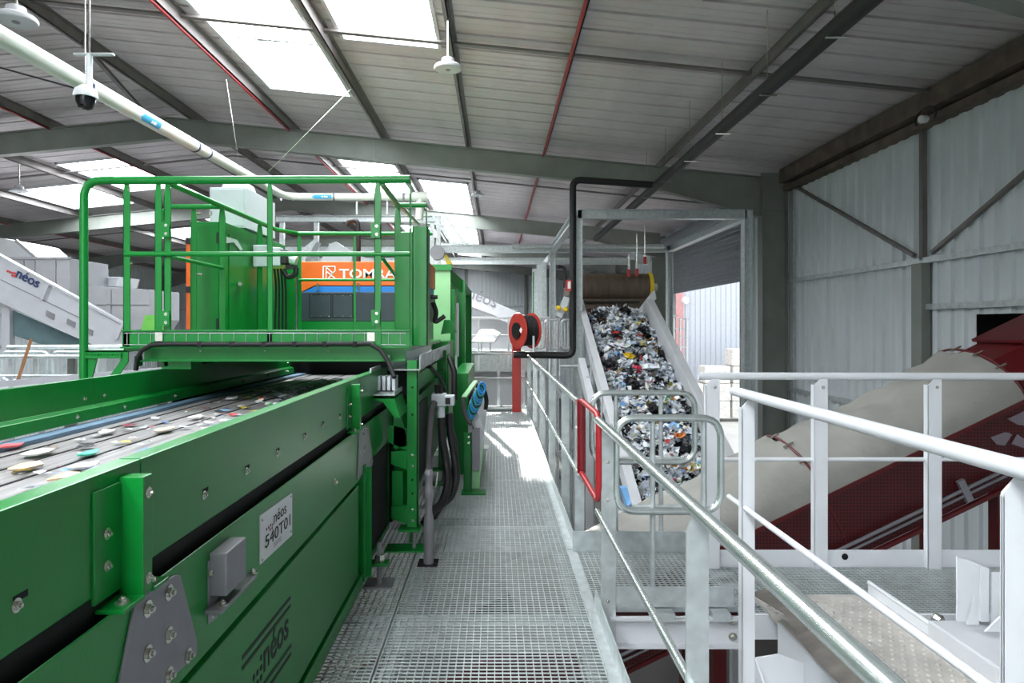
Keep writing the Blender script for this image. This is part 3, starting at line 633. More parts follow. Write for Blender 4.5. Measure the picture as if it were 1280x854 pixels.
for px in (250, 290, 330, 368, 406, 444): MB().tube([P(px, 427, 4.95), P(px, 434, 4.95)], .021, 8).build('cable_clip', BLACK, pf)
# rails
def gp(name, px, Y, z0, z1, wd=.045, X=None):
    x = (px - CX) / F * Y if X is None else X; b = MB()
    b.prism([(x - wd / 2, Y, z0), (x + wd / 2, Y, z0), (x + wd / 2, Y, z1 - .10), (x + wd * .3, Y, z1), (x - wd * .3, Y, z1), (x - wd / 2, Y, z1 - .10)], (0, .012, 0)); b.box(x - wd / 2, x - wd / 2 + .008, Y, Y + .04, z0, z1 - .1)
    return b.build(name, GREEN, pf, .002)
ZT = 2.718
MB().tube([(-3.02, Y0 + .0, 1.25), (-3.02, Y0, 2.55)] + arc((-3.02, Y0, ZT), (-3.02, Y0, 1), (0, Y0, ZT), .13) + [(-.63, Y0, ZT + .01)], .0295, 16).build('top_rail', GREEN, pf, smooth=True)
MB().tube([(-2.72, Y0, 2.18), (-.63, Y0, 2.18)], .018, 12).build('mid_rail', GREEN, pf, smooth=True)
for px in (158, 197.5): gp('post', px, Y0, 1.5, ZT - .01, .05)
for px in (337,): gp('post', px, Y0, 1.5, ZT - .01, .04)
gp('post', 472, Y0 - .01, 1.5, ZT - .01, .05); gp('post', 513, Y0, 1.5, ZT, .014)
# left inner gate and returning rail
XI = -2.39
gp('post', 209, Y0 + .02, 1.5, ZT - .01, .052)
MB().tube([(XI - .01, Y0, 2.70), (XI, 7.4, 2.70)] + [(XI + .15, 7.73, 2.70), (-.72, 7.73, 2.70)], .023, 12).build('side_rail', GREEN, pf, smooth=True)
MB().tube([(XI, Y0 + .02, 2.16), (XI, 5.95, 2.16)], .015, 10).build('side_rail', GREEN, pf, smooth=True)
for Y in (5.95, 6.9): gp('post', 0, Y, 1.5, 2.69, .058, XI)
for px in (374, 443): gp('post', px, 7.73, 1.5, 2.69, .045 if px == 374 else .03)
MB().tube([P(374, 350, 7.73), P(505, 350, 7.73)], .016, 10).build('mid_rail', GREEN, pf, smooth=True)
MB().tube([P(203, 290, 5.9), P(204, 265, 5.9), P(210, 258.5, 5.9), P(276, 258.5, 5.9)], .021, 12).build('side_rail', GREEN, pf, smooth=True)
gp('post', 242, 5.92, 1.5, 2.68, .05)
# right gate and returns
XG = -.87
MB().tube([(XG + .03, Y0 + .01, 2.70), (XG + .02, 6.0, 2.70)], .021, 12).build('side_rail', GREEN, pf, smooth=True)
MB().tube([(XG + .03, Y0 + .01, 2.16), (XG + .02, 6.0, 2.05)], .014, 10).build('side_rail', GREEN, pf, smooth=True)
gp('post', 497, 6.0, 1.5, 2.70, .055); gp('post', 533, 6.0, 1.5, 2.72, .012)
MB().tube([P(494, 256.5, 6.0), P(533, 256.5, 6.0)], .022, 12).build('side_rail', GREEN, pf, smooth=True)
MB().tube([P(500, 257, 6.02), P(523, 280, 7.5)], .018, 10).build('side_rail', GREEN, pf, smooth=True)
# hinge plates
for px, py, Y in ((207, 287, 4.98), (207, 398, 4.98), (470, 288, 4.97), (470, 397, 4.97), (499, 306, 5.98), (499, 400, 5.98)):
    a = P(px, py, Y); h_ = MB().box(a.x - .035, a.x + .03, Y - .008, Y, a.z - .055, a.z + .055).build('hinge_plate', GREEN, pf)
    for dz in (-.03, .03): inst(BOLTY, 'bolt', h_, (a.x + .005, Y - .008, a.z + dz))
for px, py in ((157, 237), (160, 329), (246, 267), (246, 343)): inst(BOLTX, 'bolt', pf, P(px + 4, py, Y0))
# step on the left
b = MB(); b.box(-3.00, -2.74, Y0 - .02, Y0 + .25, 1.46, 1.475); b.box(-3.02, -2.74, Y0 - .02, Y0 - .01, 1.415, 1.475); st = b.build('step', GREEN, pf, .002)
b = MB()
for k in range(12): b.lathe([(.010, 0), (.004, .006)], (-2.99 + k * .021, Y0 - .021, 1.445), (0, -1, 0), 6)
b.build('tread_nub', GREEN, st)
MB().prism([P(105, 446, Y0), P(122, 446, Y0), P(115, 472, Y0), P(98.5, 472, Y0), P(98.5, 446, Y0)], (0, .012, 0)).build('step_bracket', GREEN, pf)
MB().prism([P(152, 440, Y0), P(160, 440, Y0), P(160, 452, Y0), P(148, 470, Y0), P(137, 470, Y0), P(150, 452, Y0)], (0, .012, 0)).build('step_bracket', GREEN, pf)
for px in (168, 205): MB().prism([P(px, 445, Y0 + .1), P(px + 5, 445, Y0 + .1), P(px + 5, 458, Y0 + .1), P(px, 458, Y0 + .1)], (0, .06, 0)).build('stay', GREEN, pf)
MB().box(-2.5, -2.28, Y0 + .1, Y0 + .3, 1.33, 1.40).build('cross_member', GREEN, pf)
# tall channel post at the right end
b = MB(); b.box(-.645, -.525, 5.25, 5.262, 1.5, 2.42); b.box(-.645, -.633, 5.25, 5.42, 1.5, 2.42); b.box(-.537, -.525, 5.25, 5.42, 1.5, 2.42); b.build('channel_post', GREEN, pf, .003)
MB().box(-.83, -.64, 5.6, 5.62, 1.5, 2.42).build('end_plate', GREEN, pf)
# right hand columns carrying the platform
for (x, Y) in ((-.615, 5.02), (-.56, 7.1)):
    b = MB(); b.box(x - .04, x + .04, Y, Y + .01, .17, 1.40); b.box(x + .03, x + .04, Y, Y + .08, .17, 1.40); lg = b.build('leg', GREEN, pf, .002)
    b = MB(); b.box(x - .10, x + .06, Y - .05, Y + .10, .15, .165); b.build('leg_plate', GREEN, lg)
    MB().tube([(x + .01, Y + .03, .01), (x + .01, Y + .03, .27)], .014, 10).build('foot_screw', STEELG, lg, smooth=True)
    MB().box(x - .20, x + .14, Y - .05, Y + .12, .0, .014).build('foot_plate', GREEN, lg)
    for zz in (.22, .30, .62, .70): inst(BOLTY, 'bolt', lg, (x, Y, zz))
    for zz in (.42, .52, 1.0, 1.2): MB().lathe([(.009, 0), (.009, .001)], (x, Y - .0005, zz), (0, -1, 0), 8).build('hole', DARK, lg)
for z0, z1 in ((.20, .34), (.60, .74)):
    MB().prism([P(489, 0, Y0)[:2] + (z0 + .04,), (-.655, Y0, z0), (-.655, Y0, z1), P(489, 0, Y0)[:2] + (z1 - .01,)], (0, .012, 0)).build('gusset', GREEN, pf)
MB().prism([(-.79, Y0, .80), (-.655, Y0, .74), (-.655, Y0, .90), (-.79, Y0, .93)], (0, .012, 0)).build('gusset', GREEN, pf)
MB().prism([P(492, 561, Y0), P(511, 557, Y0), P(498, 508, Y0), P(492, 508, Y0)], (0, .01, 0)).build('web_plate', GREEN, pf)
MB().box(-.77, -.69, Y0 + .05, Y0 + .06, .25, .58).build('web_plate', GREEN, pf)
# side casing below the platform, cable tray above it
sc_ = thing('sorter_casing', (-.9, 7, 0), 'green machine casing with cable tray behind the platform column', 'machine casing')
MB().box(-2.5, -.70, 5.5, 8.3, .2, 1.02).build('casing_body', GREEN, sc_)
MB().box(-.70, -.69, 5.55, 6.9, .25, .95).build('mesh_guard', MESH, sc_)
MB().box(-.66, -.62, 5.20, 5.26, .0, 1.32).build('edge_post', GREEN, sc_)
MB().box(-.69, -.64, 5.3, 7.4, 1.12, 1.26).build('side_plate', GREEN, sc_); MB().box(-.64, -.638, 5.5, 5.62, 1.15, 1.24).build('warning_label', mat('pale_label', (190, 180, 150), .6), sc_)
b = MB(); b.box(-.78, -.55, 4.95, 8.2, 1.33, 1.335); b.box(-.78, -.775, 4.95, 8.2, 1.33, 1.44); b.box(-.555, -.55, 4.95, 8.2, 1.33, 1.44)
tr = b.build('cable_tray', GALV, sc_)
for k in range(10): MB().box(-.549, -.545, 5.0 + k * .3, 5.02 + k * .3, 1.33, 1.44).build('tray_rib', GALV, tr)
b = MB(); b.box(-.86, -.70, 4.72, 5.1, 1.17, 1.18); b.box(-.71, -.70, 4.72, 5.1, 1.18, 1.20); b.box(-.87, -.86, 4.70, 5.1, 1.17, 1.36); b.build('tray_end', GALV, sc_)
MB().prism([(-.87, 4.70, 1.15), (-.70, 4.70, 1.15), (-.66, 4.70, 1.02), (-.70, 4.70, 1.02), (-.78, 4.70, 1.13)], (0, .4, 0)).build('tray_bracket', GREEN, sc_)
for k in range(4): MB().box(-.852 + k * .035, -.83 + k * .035, 4.9, 5.05, 1.19, 1.29).build('connector', LGREY, sc_)
for k in range(7): MB().box(-.66, -.64, 5.25 + k * .22, 5.38 + k * .22, 1.27, 1.32).build('connector', LGREY, sc_)
for k, dx in enumerate((0, .02)): MB().tube([P(527, 457, 5.6), P(538, 459, 5.6), P(550, 472, 5.8), P(556, 486, 6.0), P(560, 500, 6.2)], .016, 8).build('cable', BLACK, sc_, smooth=True) if k == 0 else None
MB().tube([P(562, 448, 6.9), P(568, 465, 6.8), P(568, 500, 6.7)], .03, 10).build('black_hose', BLACK, sc_, smooth=True)
# ---- valve, hoses and riser pipe
vp = thing('pneumatic_valve', P(550, 580, 5.6), 'grey pneumatic valve with black hoses beside the green column', 'valve')
c = P(550, 500, 5.6)
MB().box(c.x - .07, c.x + .05, 5.55, 5.70, c.z - .05, c.z + .05).build('valve_body', LGREY, vp, .01)
MB().tube([P(551, 508, 5.62), P(551, 522, 5.62)], .035, 14).build('filter_bowl', LGREY, vp, smooth=True)
MB().box(c.x + .04, c.x + .12, 5.52, 5.66, c.z - .04, c.z + .04).build('solenoid', LGREY, vp, .008); MB().box(c.x + .05, c.x + .09, 5.51, 5.53, c.z - .025, c.z + .025).build('connector', BLACK, vp)
for dx in (-.035, .0): MB().tube([P(551, 492, 5.6) + Vector((dx, 0, 0)), P(551, 481, 5.6) + Vector((dx, 0, 0))], .016, 8).build('plug', BLACK, vp)
MB().tube([P(543, 503, 5.5), P(539, 512, 5.45), P(537, 540, 5.4), P(535, 588, 5.3)], .026, 12).build('grey_hose', mat('grey_hose', (88, 86, 88), .6), vp, smooth=True)
hs = [P(552, 522, 5.6), P(553, 550, 5.6), P(558, 580, 5.6), P(560, 605, 5.5), P(553, 628, 5.4), P(540, 640, 5.3), P(530, 655, 5.2)]
def spline(p, n=6):
    out = []
    for i in range(len(p) - 1):
        a, b_, c_, d = p[max(i - 1, 0)], p[i], p[i + 1], p[min(i + 2, len(p) - 1)]
        for k in range(n):
            t = k / n; out.append(.5 * ((2 * b_) + (c_ - a) * t + (2 * a - 5 * b_ + 4 * c_ - d) * t * t + (3 * b_ - a - 3 * c_ + d) * t ** 3))
    return out + [p[-1]]
MB().tube(spline(hs), .034, 14).build('black_hose', BLACK, vp, smooth=True)
MB().tube(spline([v + Vector((.06, .12, .02)) for v in hs]), .03, 12).build('black_hose', BLACK, vp, smooth=True)
MB().tube(spline([P(556, 520, 5.75), P(566, 545, 5.8), P(569, 570, 5.9), P(566, 600, 6.0), P(556, 625, 6.0)]), .028, 12).build('black_hose', BLACK, vp, smooth=True)
rp = thing('riser_pipe', P(536, 704, 4.75), 'grey steel riser pipe coming up through the grating', 'pipe')
MB().lathe([(.036, -.35), (.036, .20), (.040, .22), (.032, .32), (.024, .36), (.024, .44), (.032, .46), (.032, .52), (.026, .54), (.026, .60), (.033, .61), (.033, .63), (.026, .65)], P(536, 704, 4.75), (0, 0, 1), 18).build('pipe_body', STEELG, rp, smooth=True)
MB().tube([P(541, 612, 4.75), P(545, 608, 4.7), P(547, 590, 4.7)], .006, 6).build('ball_valve_lever', ZINC, rp)
q0 = P(535, 704, 4.75); MB().box(q0.x - .07, q0.x + .07, 4.68, 4.84, -.001, .002).build('floor_cutout', DARK, rp)
# ---- boxes and hose unit further along the walkway
gb = thing('hose_unit', (-.25, 7, 0), 'green hose unit with teal tubing standing on the walkway', 'machine unit')
MB().box(-.47, -.30, 7.4, 9.5, .04, 1.14).build('back_box', GREEN, gb, .006)
b = MB(); b.box(-.32, -.24, 6.73, 6.74, .02, .60); b.box(-.25, -.24, 6.73, 6.80, .02, .60); lg = b.build('post', GREEN, gb, .002)
for zz in (.50, .56): inst(BOLTY, 'bolt', lg, (-.27, 6.73, zz))
MB().box(-.34, -.10, 6.66, 6.85, .0, .015).build('base_plate', GREEN, gb)
MB().box(-.235, -.165, 6.85, 9.2, .02, .36).build('side_skirt', GREEN2, gb)
MB().box(-.24, -.16, 6.78, 6.80, .22, .64).build('end_plate', STEELG, gb)
b = MB(); b.prism([(-.28, 6.85, .40), (-.14, 6.85, .40), (-.12, 6.85, .60), (-.20, 6.85, .86), (-.28, 6.85, .86)], (0, 2.3, 0)); b.build('white_cover', OFFWH, gb, .01)
MB().prism([P(577, 498, 6.75), P(583, 498, 6.75), P(597, 478, 7.6), P(592, 478, 7.6)], (0, .0, .02)).build('hanger_plate', GREEN2, gb)
for k in range(16):
    a = P(587 + k * 1.05, 521 - k * 2.4, 6.75); r_ = .075 - abs(k - 8) * .003
    MB().tube([a + Vector((r_ * .6 * math.cos(t) , r_ * .5 * math.sin(t), r_ * math.sin(t))) for t in [i * 6.283 / 14 for i in range(14)]], .008, 7, True).build('tubing_coil', [TEAL, BLACK, TEAL, BLUE][k % 4], gb, smooth=True)
MB().tube(spline([P(595, 482, 6.9), P(604, 486, 6.9), P(608, 500, 6.9), P(607, 512, 6.9)]), .022, 10).build('black_hose', BLACK, gb, smooth=True)
MB().tube(spline([P(579, 497, 6.7), P(580, 512, 6.7), P(584, 524, 6.7), P(590, 531, 6.7)]), .022, 10).build('grey_hose', MATS['grey_hose'], gb, smooth=True)
MB().tube([P(590, 528, 6.68), P(593, 535, 6.68)], .014, 8).build('hose_fitting', ZINC, gb)
# ---- optical sorter
os_ = thing('optical_sorter', (-1.6, 8.6, 1.6), 'orange, blue and anthracite optical sorter box with white lettering', 'sorting machine')
ys = 8.3; ye = 9.2; xl = P(376, 0, ys).x; xr = P(536, 0, ys).x
zz = lambda py: P(0, py, ys).z
MB().box(xl, xr, ys, ye, zz(402), zz(365)).build('lower_cover', ANTH, os_, .01)
b = MB(); b.prism([(xl, ys, zz(366)), P(393, 357.5, ys), (xr, ys, zz(357.5)), (xr, ys, zz(327)), (xl, ys, zz(327))], (0, ye - ys, 0)); b.build('upper_cover', ORANGE, os_, .01)
b = MB(); b.prism([P(378, 365.5, ys + .005), P(394, 358, ys + .005), (xr - .01, ys + .005, zz(358)), (xr - .01, ys + .005, zz(365.5))], (0, .8, 0)); b.build('blue_band', BLUE, os_)
text('TOMRA', .155, WINK, os_, (P(424, 347.5, ys).x, ys - .003, zz(347.5)), (1, 0, 0), (0, 0, 1), ext=.002, bold=.002, sx=1.28)
lx = P(404, 0, ys).x; lz = zz(348); s_ = .145
emb = MB()
for a, c_ in (((0, 0), (0, 1)), ((0, 1), (1, 1)), ((1, 1), (1, .62)), ((.25, 1), (.25, .0)), ((.25, .6), (1, 0)), ((.25, .95), (.8, .45)), ((.8, .45), (.45, .0)), ((1, .62), (.6, .3))):
    emb.beam((lx + a[0] * s_, ys - .003, lz + a[1] * s_), (lx + c_[0] * s_, ys - .003, lz + c_[1] * s_), .012, .004, (0, 1, 0))
emb.build('emblem', WINK, os_)
for px0, px1 in ((387, 414), (416, 441)):
    a = P(px0, 397, ys); c_ = P(px1, 368, ys); f = MB()
    for p_, q_ in (((a.x, a.z), (c_.x, a.z)), ((c_.x, a.z), (c_.x, c_.z)), ((c_.x, c_.z), (a.x, c_.z)), ((a.x, c_.z), (a.x, a.z))): f.beam((p_[0], ys - .001, p_[1]), (q_[0], ys - .001, q_[1]), .008, .006, (0, 1, 0))
    h_ = f.build('hatch_seam', DARK, os_)
    for fx in (.1, .5, .9):
        for fz in (.05, .95): MB().lathe([(.008, 0), (.006, .004)], (a.x + (c_.x - a.x) * fx, ys, a.z + (c_.z - a.z) * fz), (0, -1, 0), 8).build('screw', ZINC, h_)
for px in (397, 448): MB().tube([P(px, 354, ys - .01), P(px, 363, ys - .01)], .014, 8).build('latch', ZINC, os_)
MB().box(xl, xr, ys - .05, ys + .6, 1.35, zz(402)).build('lower_frame', GREEN, os_)
MB().tube(spline([P(433, 282, 8.8), P(437, 277, 8.8), P(446, 277, 8.8), P(448, 290, 8.8), P(448, 328, 8.8)]), .03, 10).build('black_hose', BLACK, os_, smooth=True)
# ---- green control cabinet, grey box on it, isolators
cc = thing('control_cabinet', (-2.6, 7, 1.5), 'tall green control cabinet behind the platform railing', 'cabinet')
MB().box(-2.78, -2.47, 6.2, 8.0, 1.5, 2.60).build('cabinet_body', GREEN, cc, .006)
MB().box(-2.76, -2.49, 6.185, 6.2, 1.52, 2.57).build('door', GREEN, cc, .004)
for z in (1.62, 2.40):
    MB().box(-2.53, -2.49, 6.17, 6.187, z, z + .10).build('hinge', BLACK, cc)
for px, py in ((247, 267), (247, 343)): MB().tube([P(px - 2, py, 6.1), P(px + 4, py, 6.1)], .012, 8).build('bolt_pin', ZINC, cc)
MB().box(-2.47, -2.462, 6.3, 7.25, 1.55, 2.50).build('side_panel', GREEN, cc)
MB().prism([S(283, 296, -2.455), S(296, 300, -2.455), S(303, 312, -2.455), S(300, 313, -2.455), S(292, 303, -2.455), S(283, 304, -2.455)], (.004, 0, 0)).build('torn_label', WHITE, cc)
MB().tube([S(300, 355, -2.46), S(300, 355, -2.42)], .02, 8).build('lock', ZINC, cc)
MB().box(-2.62, -2.36, 8.02, 8.05, 1.5, 2.32).build('rear_panel', GREEN, cc)
gx = thing('junction_cabinet', (-2.6, 7.1, 2.6), 'light grey steel cabinet on top of the green control cabinet', 'cabinet')
MB().box(-2.82, -2.46, 6.72, 7.6, 2.62, 3.02).build('cabinet_body', LGREY, gx, .004)
MB().box(-2.80, -2.48, 6.71, 6.72, 2.64, 3.0).build('door', LGREY, gx, .003)
MB().prism([P(277, 234, 6.9), P(307, 234, 6.9), P(304, 226, 6.9), P(281, 226, 6.9)], (0, .3, 0)).build('roof_vent', OFFWH, gx)
MB().box(-2.815, -2.79, 6.695, 6.712, 2.74, 2.78).build('lock', ZINC, gx)
sw = thing('isolator_switch', P(336, 320, 6.9), 'pale grey isolator box with black plug beside the green cabinet', 'switch')
a = P(318, 334, 6.9); MB().box(a.x, a.x + .17, 6.85, 6.98, a.z, a.z + .22).build('box_body', LGREY, sw, .01)
MB().box(a.x - .06, a.x + .01, 6.9, 6.93, a.z + .17, a.z + .20).build('bracket', ZINC, sw); MB().box(a.x - .06, a.x + .01, 6.9, 6.93, a.z - .01, a.z + .02).build('bracket', ZINC, sw)
a = P(341, 333, 6.95); MB().box(a.x, a.x + .09, 6.9, 7.02, a.z, a.z + .19).build('socket', LGREY, sw, .01); MB().box(a.x + .09, a.x + .16, 6.9, 7.02, a.z + .02, a.z + .16).build('plug_grip', BLACK, sw, .01)
MB().tube([P(360, 322, 7), P(371, 326, 7)], .06, 14, r2=.05).build('plug_cap', WHITE, sw, smooth=True)
for k in range(4): MB().tube(spline([P(343 + k * 4, 336, 7), P(345 + k * 4, 360, 7), P(344 + k * 4.5, 400, 7), P(344 + k * 4.5, 412, 7)]), .012, 6).build('cable', BLACK, sw, smooth=True)
MB().tube(spline([P(354, 338, 7), P(360, 346, 7), P(369, 343, 7), P(370, 335, 7)]), .028, 8).build('cable_loop', BLACK, sw, smooth=True)
og = thing('light_curtain', P(236, 410, 7.5), 'thin orange safety light curtain bar left of the control cabinet', 'safety bar')
MB().box(P(232.5, 0, 7.5).x, P(238.5, 0, 7.5).x, 7.5, 7.56, P(0, 412, 7.5).z, P(0, 297, 7.5).z).build('bar', ORANGE, og, .005)
MB().box(-3.34, -2.78, 7.52, 7.55, 1.75, 1.80).build('bracket', GREEN, og)
for py in (297, 358): a = P(232, py, 7.49); MB().box(a.x, a.x + .062, 7.485, 7.57, a.z - .07, a.z).build('end_cap', BLACK, og, .005)
# ---- second green housing behind the sorter
gh = thing('outlet_housing', (-.75, 11, 0), 'pale green outlet housing and tall green frame behind the sorter', 'machine housing')
a = P(545, 0, 10).x; c_ = P(563, 0, 10).x
MB().box(a - .8, c_, 10, 13.5, 1.2, P(0, 336, 10).z).build('housing', GREEN2, gh)
MB().box(a - .8, c_ + .02, 9.97, 10, P(0, 338, 10).z, P(0, 331, 10).z).build('top_flange', GREEN, gh)
b = MB(); x0 = P(572, 0, 10.6).x; b.box(x0, x0 + .12, 10.5, 10.6, -.1, 2.35); b.box(x0, x0 + .1, 10.6, 13.4, 2.25, 2.35); b.box(x0, x0 + .12, 13.3, 13.4, -.1, 2.35); fr = b.build('frame', GREEN, gh)
b = MB(); b.prism([(c_, 10, 2.49), (c_, 10, 2.30), (x0 + .1, 10.55, 2.15), (x0 + .1, 10.55, 2.35)], (0, .05, 0)); b.build('slanted_plate', GREEN, gh)
MB().box(c_ + .005, c_ + .06, 10.05, 10.15, 1.0, 2.2).build('upright', GREEN, gh); MB().box(c_ + .07, c_ + .11, 10.2, 10.3, 1.2, 2.0).build('strip_panel', OFFWH, gh)
MB().prism([P(551, 418, 9.2), P(570, 416, 9.2), P(564, 400, 9.2), P(555, 400, 9.2)], (0, .3, 0)).build('gusset', GREEN, gh)
MB().box(-1.6, -.62, 8.9, 9.9, .2, 1.45).build('lower_casing', GREEN, gh)
MB().tube([P(535, 371.5, 8.6), P(547, 371.5, 8.6)], .025, 8).build('handle', BLACK, gh)
MB().tube(spline([P(541, 378, 8.6), P(545, 390, 8.6), P(544, 402, 8.6), P(552, 398, 8.6), P(556, 395, 8.6)]), .03, 8).build('black_hose', BLACK, gh, smooth=True)
# ------------------------------------------------------------------ tarpaulin covered red conveyor (runs along X, climbing to the right)
TH = math.atan(.483); ax = Vector((math.cos(TH), 0, math.sin(TH))); nn = Vector((-math.sin(TH), 0, math.cos(TH)))
A0 = Vector((2.26, 6.0, -.15))                  # point on the tarp's lower front edge
def rc(t, y, h): return A0 + ax * t + nn * h + Vector((0, y, 0))
rcv = thing('red_conveyor', (2.5, 6.6, -1.2), 'dark red inclined conveyor with perforated sides under a grey tarpaulin', 'conveyor')
T0, T1 = -4.2, 4.6
sd = MB().prism([rc(T0, 0, 0), rc(T1, 0, 0), rc(T1, 0, -.60), rc(T0, 0, -.60)], (0, .01, 0)).build('perforated_side', REDPERF, rcv)
MB().prism([rc(T0, 1.2, 0), rc(T1, 1.2, 0), rc(T1, 1.2, -.60), rc(T0, 1.2, -.60)], (0, .01, 0)).build('perforated_side', REDPERF, rcv)
for h in (-.0, -.62): MB().beam(rc(T0, -.02, h), rc(T1, -.02, h), .04, .035, nn).build('edge_channel', RED, rcv)
for k in range(4): MB().beam(rc(T0 + .7 + k * 2.1, -.004, -.02), rc(T0 + .7 + k * 2.1, -.004, -.60), .012, .012, ax).build('seam_strip', RED, rcv)
for h, r_ in ((-.45, .016), (-.50, .012)): MB().tube([rc(T0, -.06, h), rc(T1 - .6, -.06, h)], r_, 8).build('guide_tube', STEELG, rcv, smooth=True)
for k in range(5): MB().beam(rc(T0 + .9 + k * 1.7, -.06, -.36), rc(T0 + .9 + k * 1.7, -.06, -.56), .04, .06, ax).build('tube_clamp', STEELG, rcv)
MB().prism([rc(T0, .05, -.02), rc(T1, .05, -.02), rc(T1, .05, -.06), rc(T0, .05, -.06)], (0, 1.1, 0)).build('belt', BLACK, rcv)
MB().prism([rc(T0, .05, -.55), rc(T1, .05, -.55), rc(T1, .05, -.58), rc(T0, .05, -.58)], (0, 1.1, 0)).build('return_belt', BROWN, rcv)
# mesh inspection plates, paler
PLM = mat('pale_perforated_plate', (150, 144, 154), .5, .2, .1, 8); perforate(PLM, (90, 40, 48), 60, .34)
for p4 in (((1259, 524), (1280, 514), (1290, 522), (1290, 534), (1272, 531)), ((1238, 547), (1257, 540), (1265, 543), (1256, 557), (1246, 556)), ((1264, 555), (1271, 543), (1285, 552), (1285, 562))):
    MB().prism([P(x, y, 5.99) for x, y in p4], (0, -.004, 0)).build('inspection_plate', PLM, rcv)
# tarp: half-ellipse arch sagging between hoops
def arch(t, k, n, hh=.47, sag=0):
    a = math.pi * k / n; y = .6 - .63 * math.cos(a); h = (hh - sag) * math.sin(a) ** .8
    return rc(t, y, h - .02)
def tarp(t0, t1, name, label):
    b = MB(); n = 16; m = 26; vs = []
    for layer in (0, .012):
        for i in range(m + 1):
            u = i / m; t = t0 + (t1 - t0) * u
            for k in range(n + 1):
                sg = .06 * math.sin(math.pi * u) + .022 * math.sin(u * 17 + k * .8) * math.sin(math.pi * u) + .016 * math.sin(k * 1.9 + u * 11) + .012 * math.sin(u * 31 - k * 1.3)
                p = arch(t, k, n, .47, sg); c_ = rc(t, .6, 0); vs.append(p + (c_ - p).normalized() * layer)
    q_ = n + 1; L_ = (m + 1) * q_; fs = []
    for i in range(m):
        for k in range(n):
            a = i * q_ + k; fs += [(a, a + 1, a + q_ + 1, a + q_), (L_ + a, L_ + a + q_, L_ + a + q_ + 1, L_ + a + 1)]
    for k in range(n): fs += [(k, L_ + k, L_ + k + 1, k + 1), (m * q_ + k, m * q_ + k + 1, L_ + m * q_ + k + 1, L_ + m * q_ + k)]
    for i in range(m): fs += [(i * q_, (i + 1) * q_, L_ + (i + 1) * q_, L_ + i * q_), (i * q_ + n, L_ + i * q_ + n, L_ + (i + 1) * q_ + n, (i + 1) * q_ + n)]
    b.add(vs, fs); o = b.build(name, TARP, None, 0, True, base=rc((t0 + t1) / 2, 0, 0)); return tag(o, label, 'tarpaulin', 'tarpaulin lengths over the red conveyor')
tarp(.72, 3.10 - .45, 'tarpaulin', 'grey tarpaulin arched over the upper part of red conveyor')
tarp(-2.2, .70, 'tarpaulin', 'grey tarpaulin arched over the lower part of red conveyor by the landing')
for t in (.71, 2.66): MB().tube([arch(t, k, 14, .485) for k in range(15)], .012, 8).build('hoop', RED, rcv, smooth=True)
for t in (.71, 2.66):
    for k in (3, 5, 7): MB().tube([arch(t - .05, k, 14, .495), arch(t + .05, k, 14, .495)], .01, 6).build('tarp_clip', ZINC, rcv)
# closed red hood after the tarp
b = MB(); b.prism([rc(2.70, -.02, 0), rc(2.70, .03, .18), rc(2.70, .30, .33), rc(2.70, .9, .33), rc(2.70, 1.18, .18), rc(2.70, 1.22, 0)], ax * 1.9); hd = b.build('hood', RED, rcv)
b = MB(); b.prism([rc(3.05, .05, .20), rc(3.05, .30, .35), rc(3.05, .95, .35), rc(3.05, .95, .38), rc(3.05, .28, .38), rc(3.05, .02, .21)], ax * 1.6); b.build('hood_flange', RED, hd)
for k in range(4): inst(BOLTZ, 'bolt', hd, rc(3.1 + k * .3, .3, .385))
MB().beam(rc(3.1, .16, .30), rc(4.6, .16, .30), .03, .02, nn).build('bright_strip', WHITE, hd)
for t in (-3.2, -.6, 2.2): 
    for y in (.1, 1.1): MB().beam(rc(t, y, -.6), Vector((rc(t, y, -.6).x, 6 + y, GZ)), .12, .12, (1, 0, 0)).build('leg', RED, rcv)
# ------------------------------------------------------------------ waste conveyor
wc = thing('waste_conveyor', (2.4, 11, -1), 'pale inclined conveyor carrying mixed plastic waste up from the landing', 'conveyor')
WX0, WX1 = 1.72, 2.98; YA, ZA, YE, ZE = 7.6, -1.02, 13.7, 1.90
WA = math.atan2(ZE - ZA, YE - YA); wax = Vector((0, math.cos(WA), math.sin(WA))); wn = Vector((0, -math.sin(WA), math.cos(WA))); WL = math.hypot(YE - YA, ZE - ZA)
def wpt(x, t, h): return Vector((x, YA, ZA)) + wax * t + wn * h
MB().prism([wpt(WX0, 0, 0), wpt(WX1, 0, 0), wpt(WX1, WL, 0), wpt(WX0, WL, 0)], wn * -.03).build('belt', BLACK, wc)
for k in range(int(WL / .62)): MB().prism([wpt(WX0 + .05, .2 + k * .62, 0), wpt(WX1 - .05, .2 + k * .62, 0), wpt(WX1 - .05, .215 + k * .62, .09), wpt(WX0 + .05, .215 + k * .62, .09)], wax * .02).build('cleat', BLACK, wc)
for x, s_ in ((WX0 - .03, -1), (WX1 + .0, 1)):
    b = MB(); b.prism([wpt(x, 0, -.18), wpt(x, WL + .15, -.18), wpt(x, WL + .15, .20), wpt(x, WL - .1, .34), wpt(x, 0, .34)], (.03, 0, 0)); b.build('side_wall', OFFWH, wc, .004)
    b = MB(); xx = x + (0.015 if s_ > 0 else .015); b.prism([wpt(xx - .06 + s_ * .05, 0, .34), wpt(xx + .06 + s_ * .05, 0, .34), wpt(xx + .06 + s_ * .05, WL - .1, .34), wpt(xx - .06 + s_ * .05, WL - .1, .34)], wn * .02); b.build('side_flange', OFFWH, wc)
    for k in range(5): MB().prism([wpt(x + s_ * .05, .6 + k * 1.3, -.15), wpt(x + s_ * .05, .66 + k * 1.3, -.15), wpt(x + s_ * .05, .66 + k * 1.3, .33), wpt(x + s_ * .05, .6 + k * 1.3, .33)], (.02 * s_, 0, 0)).build('stiffener', OFFWH, wc)
